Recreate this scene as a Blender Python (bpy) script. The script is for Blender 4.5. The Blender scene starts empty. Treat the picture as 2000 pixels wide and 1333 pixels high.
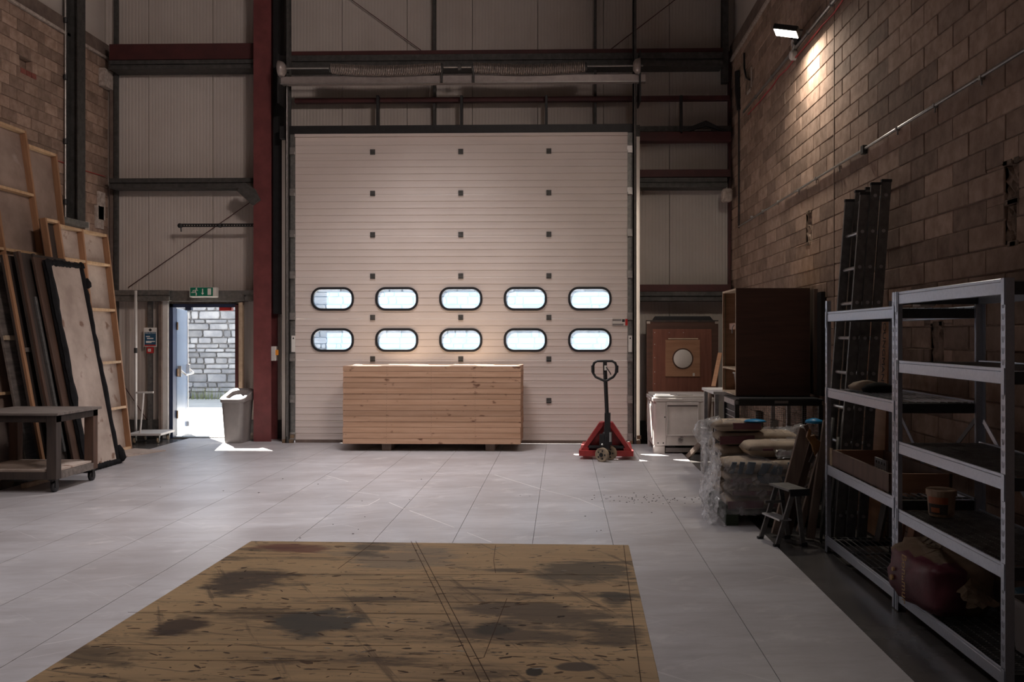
import bpy, bmesh, math, random
from mathutils import Vector, Matrix, noise as mnoise
random.seed(7)
SC = bpy.context.scene
COL = SC.collection

# ---------------------------------------------------------------- camera
FPX, PCX, PCY, CAMZ, YAW = 1750.0, 1053.0, 655.0, 1.58, math.atan(45 / 1750)
cd = bpy.data.cameras.new('camera')
cam = bpy.data.objects.new('camera', cd); COL.objects.link(cam)
cam.location = (0, 0, CAMZ); cam.rotation_euler = (math.pi / 2, 0, YAW)
cd.sensor_width = 36; cd.lens = FPX * 36 / 2000
cd.shift_x = (1000 - PCX) / 2000; cd.shift_y = (PCY - 666.5) / 2000
cd.clip_start = 0.05; cd.clip_end = 300
SC.camera = cam

# ---------------------------------------------------------------- light
SC.view_settings.view_transform = 'Standard'; SC.view_settings.look = 'None'
SC.view_settings.gamma = 1; SC.view_settings.use_curve_mapping = False
SC.view_settings.exposure = 0.0
SKY, SUN, FILL, FLOOD = 1.7, 54.0, 14.0, 44.0
w = bpy.data.worlds.new('world'); SC.world = w; w.use_nodes = True
bg = w.node_tree.nodes['Background']; bg.inputs[0].default_value = (0.62, 0.80, 1.0, 1); bg.inputs[1].default_value = SKY
sl = bpy.data.lights.new('sun', 'SUN'); sl.energy = SUN; sl.angle = 0.009; sl.color = (1, 0.94, 0.84)
so = bpy.data.objects.new('sun', sl); COL.objects.link(so)
so.rotation_euler = Vector((0.75, -1.0, -1.21)).to_track_quat('-Z', 'Y').to_euler(); so.location = (-10, 30, 20)

def area(name, loc, target, sx, sy, power, color):
    l = bpy.data.lights.new(name, 'AREA'); l.shape = 'RECTANGLE'; l.size = sx; l.size_y = sy; l.energy = power; l.color = color
    o = bpy.data.objects.new(name, l); COL.objects.link(o); o.location = loc
    o.rotation_euler = (Vector(target) - Vector(loc)).to_track_quat('-Z', 'Y').to_euler()
    return o
# fill lamps added to brighten the hall, unseen above and behind the camera
FILL_POS = ((1.2, -1.0, 6.2), (0.6, -3.8, 6.2))
for p in FILL_POS:
    area('added_fill_light', (p[0], p[1], p[2] - 0.06), (p[0] - 3.0, p[1] + 4.0, 0.0), 1.5, 0.7, FILL, (1.0, 0.80, 0.72))

FILL_POS3 = (1.7, 3.4, 6.9)  # another added fill lamp, unseen, aimed to lift the left and far walls
h3 = area('added_fill_light', (FILL_POS3[0] - 0.05, FILL_POS3[1], FILL_POS3[2] - 0.06), (-6.2, 12.2, 2.6), 1.4, 0.6, 74.0, (1.0, 0.83, 0.76)); h3.data.spread = math.radians(80)
# added row of fill lamps that light the floor, unseen above the picture
TOP_FILL = ((-1.9, 10.7, 7.4), (-2.9, 7.4, 7.4), (-2.6, 4.4, 7.4))
for p, TOP_POWER in zip(TOP_FILL, (84.0, 44.0, 36.0)):
    o_ = area('added_overhead_light', (p[0], p[1], p[2] - 0.03), (p[0], p[1], 0.0), 1.5, 0.5, TOP_POWER, (1.0, 0.93, 0.93)); o_.data.spread = math.radians(76)

# ---------------------------------------------------------------- pixel -> point on a plane of the place
def ray(px, py):
    u = (px - PCX) / FPX; v = (PCY - py) / FPX; s, c = math.sin(YAW), math.cos(YAW)
    return Vector((-s + u * c, c + u * s, v))
def aY(px, py, Y):
    d = ray(px, py); t = Y / d.y; return Vector((d.x * t, Y, CAMZ + d.z * t))
def aX(px, py, X):
    d = ray(px, py); t = X / d.x; return Vector((X, d.y * t, CAMZ + d.z * t))
def aZ(px, py, Z=0):
    d = ray(px, py); t = (Z - CAMZ) / d.z; return Vector((d.x * t, d.y * t, Z))
def proj(p):
    s, c = math.sin(YAW), math.cos(YAW)
    r = p[0] * c + p[1] * s; d = -p[0] * s + p[1] * c
    return PCX + FPX * r / d, PCY - FPX * (p[2] - CAMZ) / d, d

# ---------------------------------------------------------------- materials
MATS = {}
def mat(name, c1, c2=None, scale=4.0, stretch=(1, 1, 1), rough=0.6, metal=0.0, bump=0.0, rnd=0.0, lo=0.35, hi=0.65, detail=5, spots=None, spec=0.5, sps=None):
    m = bpy.data.materials.new(name); m.use_nodes = True; MATS[name] = m
    nt = m.node_tree; N = nt.nodes; L = nt.links
    b = N['Principled BSDF']; b.inputs['Roughness'].default_value = rough; b.inputs['Metallic'].default_value = metal
    b.inputs['Specular IOR Level'].default_value = spec
    oi = N.new('ShaderNodeObjectInfo')
    if c2 is None: c2 = tuple(x * 0.88 for x in c1)
    tc = N.new('ShaderNodeTexCoord'); mp = N.new('ShaderNodeMapping'); mp.inputs['Scale'].default_value = stretch
    co = tc.outputs['Object']
    if rnd:           # each piece takes its own stretch of grain
        vm = N.new('ShaderNodeVectorMath'); vm.operation = 'MULTIPLY_ADD'; vm.inputs[1].default_value = (37, 23, 29); L.new(oi.outputs['Random'], vm.inputs[0]); L.new(co, vm.inputs[2]); co = vm.outputs[0]
    L.new(co, mp.inputs[0])
    no = N.new('ShaderNodeTexNoise'); no.inputs['Scale'].default_value = scale; no.inputs['Detail'].default_value = detail; no.inputs['Roughness'].default_value = 0.6
    L.new(mp.outputs[0], no.inputs['Vector'])
    rp = N.new('ShaderNodeValToRGB'); rp.color_ramp.elements[0].position = lo; rp.color_ramp.elements[1].position = hi
    rp.color_ramp.elements[0].color = (*c2, 1); rp.color_ramp.elements[1].color = (*c1, 1)
    L.new(no.outputs['Fac'], rp.inputs[0]); out = rp.outputs[0]
    if spots:
        sc_, thr, scol = spots
        n2 = N.new('ShaderNodeTexNoise'); n2.inputs['Scale'].default_value = sc_; n2.inputs['Detail'].default_value = 6
        if sps:
            m3 = N.new('ShaderNodeMapping'); m3.inputs['Scale'].default_value = sps; L.new(co, m3.inputs[0]); L.new(m3.outputs[0], n2.inputs['Vector'])
        else: L.new(mp.outputs[0], n2.inputs['Vector'])
        r2 = N.new('ShaderNodeValToRGB'); r2.color_ramp.elements[0].position = thr; r2.color_ramp.elements[1].position = thr + 0.07
        L.new(n2.outputs['Fac'], r2.inputs[0])
        mx = N.new('ShaderNodeMixRGB'); mx.inputs[2].default_value = (*scol, 1); L.new(r2.outputs[0], mx.inputs[0]); L.new(out, mx.inputs[1]); out = mx.outputs[0]
    if rnd:
        ge = N.new('ShaderNodeNewGeometry')
        ad = N.new('ShaderNodeMath'); ad.operation = 'ADD'; L.new(oi.outputs['Random'], ad.inputs[0]); L.new(ge.outputs['Random Per Island'], ad.inputs[1])
        fr = N.new('ShaderNodeMath'); fr.operation = 'FRACT'; L.new(ad.outputs[0], fr.inputs[0])
        mr = N.new('ShaderNodeMapRange'); mr.inputs[3].default_value = 1 - rnd; mr.inputs[4].default_value = 1 + rnd; L.new(fr.outputs[0], mr.inputs[0])
        hs = N.new('ShaderNodeHueSaturation'); L.new(mr.outputs[0], hs.inputs['Value']); L.new(out, hs.inputs['Color']); out = hs.outputs[0]
    L.new(out, b.inputs['Base Color'])
    if bump:
        bu = N.new('ShaderNodeBump'); bu.inputs['Strength'].default_value = bump; bu.inputs['Distance'].default_value = 0.01
        L.new(no.outputs['Fac'], bu.inputs['Height']); L.new(bu.outputs[0], b.inputs['Normal'])
    return m

mat('block', (0.37, 0.265, 0.21), (0.25, 0.17, 0.13), 9, rough=0.95, bump=0.5, rnd=0.28, spec=0.2)
mat('mortar', (0.30, 0.22, 0.175), (0.20, 0.14, 0.11), 12, rough=0.95, bump=0.4, spec=0.2)
mat('old_brick', (0.28, 0.10, 0.08), (0.18, 0.06, 0.05), 14, rough=0.95, rnd=0.2, spec=0.2)
mat('broken', (0.30, 0.21, 0.16), (0.10, 0.07, 0.05), 8, rough=0.95, bump=0.8)
mat('plaster', (0.55, 0.48, 0.43), (0.35, 0.29, 0.25), 20, rough=0.95, bump=0.5)
mat('cladding', (0.60, 0.55, 0.51), (0.53, 0.475, 0.435), 0.9, rough=0.55, detail=3)
mat('timber_plate', (0.20, 0.15, 0.125), (0.13, 0.095, 0.08), 6, rough=0.8)
mat('red_steel', (0.19, 0.05, 0.05), (0.135, 0.034, 0.035), 5, rough=0.55, spots=(9, 0.72, (0.36, 0.22, 0.2)))
mat('dark_red_steel', (0.085, 0.022, 0.022), (0.06, 0.016, 0.017), 5, rough=0.6)
mat('galv', (0.25, 0.245, 0.23), (0.16, 0.16, 0.155), 18, rough=0.5, metal=0.6)
mat('dark_galv', (0.095, 0.092, 0.088), (0.055, 0.054, 0.052), 14, rough=0.6, metal=0.3)
mat('black_steel', (0.022, 0.022, 0.024), (0.014, 0.014, 0.015), 10, rough=0.5)
mat('door_white', (0.70, 0.62, 0.58), (0.655, 0.575, 0.535), 0.8, rough=0.42, detail=3)
mat('rubber', (0.018, 0.018, 0.022), (0.012, 0.012, 0.015), 10, rough=0.5)
mat('chrome', (0.62, 0.62, 0.62), (0.5, 0.5, 0.5), 20, rough=0.3, metal=0.9)
mat('spring_steel', (0.42, 0.36, 0.33), (0.3, 0.26, 0.24), 20, rough=0.42, metal=0.7)
mat('concrete', (0.095, 0.088, 0.085), (0.055, 0.052, 0.05), 2.2, rough=0.27, bump=0.05, spots=(3.5, 0.66, (0.05, 0.045, 0.045)))
mat('exterior_ground', (0.50, 0.49, 0.47), (0.42, 0.41, 0.40), 1.5, rough=0.9)
mat('stone', (0.27, 0.28, 0.30), (0.17, 0.18, 0.205), 3.5, rough=0.95, bump=0.6, rnd=0.3, spec=0.2)
mat('stone_mortar', (0.25, 0.255, 0.27), (0.18, 0.185, 0.2), 8, rough=0.95, bump=0.4)
mat('shed_white', (0.75, 0.76, 0.77), (0.66, 0.67, 0.69), 0.6, rough=0.5)
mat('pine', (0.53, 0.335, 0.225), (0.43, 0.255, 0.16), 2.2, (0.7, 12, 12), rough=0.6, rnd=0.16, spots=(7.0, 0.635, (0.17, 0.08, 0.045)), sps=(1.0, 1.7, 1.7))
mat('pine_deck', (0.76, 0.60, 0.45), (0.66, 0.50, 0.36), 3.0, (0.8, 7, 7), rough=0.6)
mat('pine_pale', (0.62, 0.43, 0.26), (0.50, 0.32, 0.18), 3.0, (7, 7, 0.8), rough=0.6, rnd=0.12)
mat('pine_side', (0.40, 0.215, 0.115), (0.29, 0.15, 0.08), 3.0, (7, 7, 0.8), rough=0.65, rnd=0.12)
mat('hardboard', (0.36, 0.27, 0.225), (0.24, 0.175, 0.145), 2.5, rough=0.7, spots=(1.8, 0.62, (0.42, 0.34, 0.30)))
mat('stained_panel', (0.55, 0.46, 0.40), (0.36, 0.285, 0.24), 2.2, rough=0.7, spots=(5, 0.62, (0.24, 0.15, 0.11)))
mat('black_cloth', (0.014, 0.014, 0.016), (0.009, 0.009, 0.010), 12, rough=0.95, bump=0.5, spec=0.2)
mat('dark_board', (0.060, 0.045, 0.038), (0.035, 0.027, 0.024), 3, (6, 6, 0.7), rough=0.7, rnd=0.2)
mat('brown_board', (0.115, 0.062, 0.042), (0.07, 0.04, 0.028), 3, (6, 6, 0.7), rough=0.7, rnd=0.2)
mat('grey_ply', (0.22, 0.19, 0.17), (0.12, 0.10, 0.09), 4, (1, 6, 6), rough=0.75, spots=(7, 0.66, (0.22, 0.2, 0.19)))
mat('red_ply', (0.225, 0.085, 0.055), (0.165, 0.058, 0.038), 3, (7, 7, 0.7), rough=0.5)
mat('tan_ply', (0.40, 0.215, 0.125), (0.31, 0.155, 0.085), 3, (0.7, 7, 7), rough=0.55)
mat('dark_ply', (0.105, 0.050, 0.034), (0.070, 0.034, 0.024), 3, (0.7, 7, 7), rough=0.5)
mat('ply_edge', (0.66, 0.52, 0.37), (0.5, 0.38, 0.26), 14, rough=0.7)
mat('green_stain', (0.10, 0.10, 0.045), (0.03, 0.055, 0.028), 2.5, rough=0.6)
mat('disc_white', (0.66, 0.62, 0.58), (0.6, 0.56, 0.52), 4, rough=0.6)
mat('poly_bin', (0.60, 0.56, 0.54), (0.50, 0.46, 0.44), 5, rough=0.5, spots=(6, 0.70, (0.34, 0.31, 0.29)))
mat('rack_paint', (0.52, 0.56, 0.64), (0.46, 0.50, 0.58), 60, rough=0.36, metal=0.7)
mat('rack_shaded', (0.045, 0.046, 0.05), (0.03, 0.031, 0.034), 30, rough=0.45, metal=0.2)  # shaded copy of the rack paint, shade put into the colour
mat('slot_shade', (0.006, 0.006, 0.006), rough=0.9, spec=0.1)  # flat near-black marks for open slots, their inner shade in the colour
mat('wire', (0.36, 0.36, 0.36), (0.22, 0.22, 0.22), 20, rough=0.35, metal=0.8)
mat('truck_red', (0.40, 0.035, 0.035), (0.28, 0.025, 0.025), 8, rough=0.42)
mat('truck_black', (0.020, 0.020, 0.022), (0.012, 0.012, 0.013), 10, rough=0.4)
mat('wheel_tan', (0.34, 0.27, 0.19), (0.24, 0.185, 0.13), 12, rough=0.6)
mat('aluminium', (0.52, 0.52, 0.53), (0.40, 0.40, 0.41), 18, rough=0.38, metal=0.75)
mat('alu_dull', (0.19, 0.185, 0.18), (0.12, 0.118, 0.115), 18, rough=0.5, metal=0.5)
mat('white_paint', (0.70, 0.68, 0.66), (0.62, 0.60, 0.58), 8, rough=0.5)
mat('bin_grey', (0.22, 0.20, 0.195), (0.19, 0.172, 0.168), 8, rough=0.45)
mat('sign_white', (0.78, 0.76, 0.72), (0.74, 0.72, 0.68), 8, rough=0.4)
mat('sign_green', (0.0, 0.20, 0.12), (0.0, 0.17, 0.10), 8, rough=0.35)
mat('sign_blue', (0.012, 0.085, 0.17), (0.01, 0.07, 0.14), 8, rough=0.35)
mat('sign_red', (0.5, 0.03, 0.03), (0.42, 0.025, 0.025), 8, rough=0.35)
mat('sign_orange', (0.75, 0.28, 0.03), rough=0.4)
mat('sign_lime', (0.45, 0.55, 0.25), rough=0.4)
mat('ink', (0.02, 0.02, 0.02), rough=0.6)
mat('navy', (0.022, 0.036, 0.085), (0.016, 0.028, 0.068), 6, rough=0.4)
mat('leaf_blue', (0.085, 0.125, 0.20), (0.07, 0.105, 0.17), 3, rough=0.3)
mat('brass', (0.30, 0.20, 0.12), (0.2, 0.14, 0.09), 14, rough=0.4, metal=0.6)
mat('red_cable', (0.45, 0.05, 0.05), rough=0.5)
mat('conduit', (0.42, 0.40, 0.385), (0.33, 0.315, 0.30), 25, rough=0.35, metal=0.6)
mat('paper_bag', (0.44, 0.36, 0.28), (0.34, 0.27, 0.21), 6, rough=0.85, bump=0.6)
mat('maroon_bag', (0.12, 0.022, 0.036), (0.075, 0.015, 0.024), 6, rough=0.45, bump=0.5)
mat('bag_maroon', (0.16, 0.06, 0.075), (0.12, 0.045, 0.055), 8, rough=0.7)
mat('bag_blue', (0.02, 0.07, 0.11), (0.015, 0.05, 0.085), 8, rough=0.6)
mat('bright_blue', (0.01, 0.24, 0.52), (0.01, 0.2, 0.44), 8, rough=0.4)
mat('gold_ink', (0.42, 0.26, 0.10), rough=0.5)
mat('pallet_green', (0.03, 0.045, 0.022), (0.018, 0.028, 0.014), 6, (1, 8, 8), rough=0.75)
mat('plank_wood', (0.20, 0.145, 0.115), (0.13, 0.092, 0.072), 3, (7, 7, 0.7), rough=0.7, rnd=0.15)
mat('amber', (0.22, 0.10, 0.02), (0.15, 0.06, 0.012), 9, rough=0.5)
mat('tub', (0.40, 0.28, 0.19), (0.30, 0.2, 0.13), 7, rough=0.5, spots=(6, 0.6, (0.14, 0.08, 0.05)))
mat('tub_label', (0.42, 0.11, 0.03), (0.3, 0.08, 0.025), 7, rough=0.5)
mat('grass', (0.16, 0.19, 0.08), (0.1, 0.13, 0.05), 6, rough=0.8)
mat('cage_black', (0.016, 0.016, 0.018), rough=0.5)
mat('roof', (0.22, 0.19, 0.17), rough=0.8)
mat('carrier', (0.42, 0.37, 0.35), (0.33, 0.29, 0.275), 8, rough=0.4, metal=0.3)
mat('lens_off', (0.7, 0.7, 0.7), rough=0.3)

def emit(name, col, k):
    m = bpy.data.materials.new(name); m.use_nodes = True; nt = m.node_tree; nt.nodes.clear()
    e = nt.nodes.new('ShaderNodeEmission'); e.inputs[0].default_value = (*col, 1); e.inputs[1].default_value = k
    o = nt.nodes.new('ShaderNodeOutputMaterial'); nt.links.new(e.outputs[0], o.inputs[0]); MATS[name] = m
emit('led', (1.0, 0.93, 0.80), 30)
emit('lamp_tube', (1.0, 0.85, 0.72), 3)

def film(name, col, trans, rough, bump, sc):
    m = bpy.data.materials.new(name); m.use_nodes = True; nt = m.node_tree; N = nt.nodes; L = nt.links
    b = N['Principled BSDF']; b.inputs['Base Color'].default_value = (*col, 1); b.inputs['Roughness'].default_value = rough
    t = N.new('ShaderNodeBsdfTransparent'); mx = N.new('ShaderNodeMixShader'); mx.inputs[0].default_value = 1 - trans
    tc = N.new('ShaderNodeTexCoord'); no = N.new('ShaderNodeTexNoise'); no.inputs['Scale'].default_value = sc; no.inputs['Detail'].default_value = 7
    L.new(tc.outputs['Object'], no.inputs['Vector'])
    if bump:
        bu = N.new('ShaderNodeBump'); bu.inputs['Strength'].default_value = bump; bu.inputs['Distance'].default_value = 0.02
        L.new(no.outputs['Fac'], bu.inputs['Height']); L.new(bu.outputs[0], b.inputs['Normal'])
        rp = N.new('ShaderNodeMapRange'); rp.inputs[1].default_value = 0.4; rp.inputs[2].default_value = 0.75
        rp.inputs[3].default_value = (1 - trans) * 0.45; rp.inputs[4].default_value = min(1, (1 - trans) * 2.2)
        L.new(no.outputs['Fac'], rp.inputs[0]); L.new(rp.outputs[0], mx.inputs[0])
    front = b.outputs[0]
    if not bump:      # hazy acrylic also scatters daylight through
        tl = N.new('ShaderNodeBsdfTranslucent'); tl.inputs[0].default_value = (*col, 1); m2 = N.new('ShaderNodeMixShader'); m2.inputs[0].default_value = 0.26
        L.new(b.outputs[0], m2.inputs[1]); L.new(tl.outputs[0], m2.inputs[2]); front = m2.outputs[0]
    L.new(t.outputs[0], mx.inputs[1]); L.new(front, mx.inputs[2]); L.new(mx.outputs[0], N['Material Output'].inputs[0]); MATS[name] = m
film('shrink_film', (0.78, 0.78, 0.80), 0.68, 0.12, 1.0, 9)
film('clear_film', (0.42, 0.42, 0.43), 0.62, 0.10, 1.0, 7)
film('pane_acrylic', (0.48, 0.72, 1.0), 0.80, 0.25, 0, 3)

# floor boards: worn pale paint with scuffs and fine scratches
def floor_mat():
    m = mat('floor_paint', (0.47, 0.463, 0.485), (0.38, 0.37, 0.385), 1.3, (0.6, 1.6, 1), rough=0.37)
    nt = m.node_tree; N = nt.nodes; L = nt.links; b = N['Principled BSDF']
    src = b.inputs['Base Color'].links[0].from_socket
    ge = N.new('ShaderNodeNewGeometry')
    def layer(scale, stretch, rot, lo, hi, col, src, amt):
        mp = N.new('ShaderNodeMapping'); mp.vector_type = 'TEXTURE'; mp.inputs['Scale'].default_value = [1 / q for q in stretch]; mp.inputs['Rotation'].default_value = (0, 0, rot)
        L.new(ge.outputs['Position'], mp.inputs[0])
        n = N.new('ShaderNodeTexNoise'); n.inputs['Scale'].default_value = scale; n.inputs['Detail'].default_value = 8; n.inputs['Roughness'].default_value = 0.65
        L.new(mp.outputs[0], n.inputs['Vector'])
        r = N.new('ShaderNodeMapRange'); r.inputs[1].default_value = lo; r.inputs[2].default_value = hi; r.inputs[4].default_value = amt
        L.new(n.outputs['Fac'], r.inputs[0])
        mx = N.new('ShaderNodeMixRGB'); mx.inputs[2].default_value = (*col, 1); L.new(r.outputs[0], mx.inputs[0]); L.new(src, mx.inputs[1]); return mx.outputs[0]
    src = layer(0.8, (0.8, 1.3, 1), 0.3, 0.45, 0.66, (0.30, 0.28, 0.285), src, 0.75)
    src = layer(4.0, (0.5, 1.8, 1), 0.15, 0.50, 0.66, (0.30, 0.28, 0.285), src, 0.5)
    src = layer(12.0, (0.22, 1.8, 1), 0.05, 0.52, 0.68, (0.33, 0.30, 0.30), src, 0.4)
    src = layer(5.0, (0.10, 2.6, 1), 0.65, 0.625, 0.67, (0.78, 0.76, 0.76), src, 0.30)
    src = layer(5.0, (0.12, 3.0, 1), -0.7, 0.635, 0.68, (0.74, 0.72, 0.72), src, 0.28)
    src = layer(2.5, (1.0, 1.4, 1), 0.6, 0.57, 0.72, (0.62, 0.60, 0.60), src, 0.6)
    src = layer(26.0, (0.7, 1, 1), 0.0, 0.69, 0.72, (0.12, 0.085, 0.07), src, 0.8)
    L.new(src, b.inputs['Base Color'])
floor_mat()

# plywood bench top: grain along x, stains, knife cuts, paint flecks
BENCH_Z = 0.915; BENCH_C = Vector((-0.397, 2.857, 0)); BENCH_R = math.radians(-1.2)
def bench_local(px, py):
    return Matrix.Rotation(-BENCH_R, 3, 'Z') @ (aZ(px, py, BENCH_Z) - BENCH_C)
def bench_mat():
    m = mat('kraft', (0.20, 0.13, 0.08), (0.12, 0.08, 0.05), 6, rough=0.8, bump=0.6)
    m = mat('bench_ply', (0.76, 0.53, 0.29), (0.64, 0.435, 0.23), 2.4, (0.5, 5, 1), rough=0.5)
    nt = m.node_tree; N = nt.nodes; L = nt.links; b = N['Principled BSDF']
    src = b.inputs['Base Color'].links[0].from_socket
    tc = N.new('ShaderNodeTexCoord')
    def noise(scale, stretch, rot=0, detail=8, off=0):
        mp = N.new('ShaderNodeMapping'); mp.vector_type = 'TEXTURE'; mp.inputs['Scale'].default_value = [1 / q for q in stretch]; mp.inputs['Rotation'].default_value = (0, 0, rot); mp.inputs['Location'].default_value = (off, off, 0)
        L.new(tc.outputs['Object'], mp.inputs[0])
        n = N.new('ShaderNodeTexNoise'); n.inputs['Scale'].default_value = scale; n.inputs['Detail'].default_value = detail; n.inputs['Roughness'].default_value = 0.65
        L.new(mp.outputs[0], n.inputs['Vector']); return n.outputs['Fac']
    def mixin(fac, col, src):
        mx = N.new('ShaderNodeMixRGB'); mx.inputs[2].default_value = (*col, 1); L.new(fac, mx.inputs[0]); L.new(src, mx.inputs[1]); return mx.outputs[0]
    def rng(f, lo, hi, amt):
        r = N.new('ShaderNodeMapRange'); r.inputs[1].default_value = lo; r.inputs[2].default_value = hi; r.inputs[4].default_value = amt; L.new(f, r.inputs[0]); return r.outputs[0]
    src = mixin(rng(noise(1.7, (0.9, 1.8, 1)), 0.56, 0.68, 0.5), (0.20, 0.14, 0.09), src)
    src = mixin(rng(noise(3.0, (0.8, 3.5, 1), 0, 8, 5), 0.56, 0.64, 0.8), (0.075, 0.055, 0.04), src)
    src = mixin(rng(noise(9.0, (0.10, 4.0, 1), 0, 6, 2), 0.58, 0.66, 0.5), (0.12, 0.075, 0.045), src)
    src = mixin(rng(noise(9.0, (3.0, 0.16, 1), 0.5, 6, 3), 0.62, 0.67, 0.6), (0.12, 0.075, 0.05), src)
    src = mixin(rng(noise(13.0, (0.8, 2.2, 1), 0.2, 5, 9), 0.66, 0.70, 0.9), (0.045, 0.035, 0.03), src)
    src = mixin(rng(noise(10.0, (0.25, 3.0, 1), 0.9, 9, 11), 0.69, 0.72, 0.7), (0.55, 0.52, 0.48), src)
    src = mixin(rng(noise(5.0, (0.5, 2.0, 1), 0.05, 10, 21), 0.56, 0.68, 0.35), (0.24, 0.16, 0.095), src)
    src = mixin(rng(noise(16.0, (0.07, 5.0, 1), 0, 5, 31), 0.57, 0.64, 0.35), (0.18, 0.11, 0.06), src)
    src = mixin(rng(noise(24.0, (0.6, 1.6, 1), 0.4, 6, 41), 0.64, 0.69, 0.7), (0.10, 0.06, 0.04), src)
    src = mixin(rng(noise(1.1, (1.0, 1.3, 1), 0.2, 4, 51), 0.50, 0.68, 0.3), (0.30, 0.20, 0.115), src)
    src = mixin(rng(noise(38.0, (0.5, 1.8, 1), 0.1, 4, 61), 0.62, 0.66, 0.9), (0.06, 0.04, 0.03), src)
    src = mixin(rng(noise(20.0, (0.10, 3.5, 1), -0.25, 6, 71), 0.62, 0.66, 0.6), (0.09, 0.06, 0.04), src)
    # soaked stains with ragged rims (centre x, y, radii, colour)
    sx = N.new('ShaderNodeSeparateXYZ'); L.new(tc.outputs['Object'], sx.inputs[0]); wob = noise(6, (0.7, 2.2, 1), 0, 12, 1)
    def mth(op, a, c):
        n = N.new('ShaderNodeMath'); n.operation = op
        for i, q in enumerate((a, c)):
            if hasattr(q, 'links'): L.new(q, n.inputs[i])
            else: n.inputs[i].default_value = q
        return n.outputs[0]
    for px0, px1, py0, py1, col, amt in ((540, 712, 1188, 1240, (0.095, 0.088, 0.072), 0.95), (880, 1215, 1172, 1262, (0.135, 0.10, 0.07), 0.85), (400, 585, 1112, 1162, (0.075, 0.055, 0.042), 0.9),
                                (1040, 1225, 1094, 1142, (0.10, 0.085, 0.065), 0.8), (310, 410, 1196, 1242, (0.06, 0.035, 0.025), 0.9), (1130, 1250, 1215, 1262, (0.11, 0.075, 0.05), 0.8),
                                (490, 640, 1064, 1082, (0.20, 0.06, 0.045), 0.8), (100, 330, 1250, 1310, (0.10, 0.07, 0.045), 0.7), (1165, 1235, 1158, 1186, (0.05, 0.042, 0.036), 0.85), (640, 900, 1058, 1110, (0.30, 0.25, 0.20), 0.6),
                                (925, 1010, 1212, 1240, (0.045, 0.04, 0.032), 0.8), (1095, 1160, 1296, 1312, (0.09, 0.065, 0.05), 0.9), (1030, 1058, 1306, 1322, (0.012, 0.011, 0.010), 0.95), (680, 770, 1060, 1090, (0.09, 0.075, 0.06), 0.7)):
        c0 = bench_local(px0, (py0 + py1) / 2); c1 = bench_local(px1, (py0 + py1) / 2); t0 = bench_local((px0 + px1) / 2, py0); t1 = bench_local((px0 + px1) / 2, py1)
        cx, cy, rx, ry = (c0.x + c1.x) / 2, (t0.y + t1.y) / 2, abs(c1.x - c0.x) / 2, abs(t0.y - t1.y) / 2
        dx = mth('DIVIDE', mth('SUBTRACT', sx.outputs[0], cx), rx); dy = mth('DIVIDE', mth('SUBTRACT', sx.outputs[1], cy), ry)
        d = mth('ADD', mth('ADD', mth('MULTIPLY', dx, dx), mth('MULTIPLY', dy, dy)), mth('MULTIPLY', mth('SUBTRACT', wob, 0.5), 6.0))
        src = mixin(rng(d, 1.15, 0.45, amt), col, src)
    L.new(src, b.inputs['Base Color'])
bench_mat()

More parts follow.
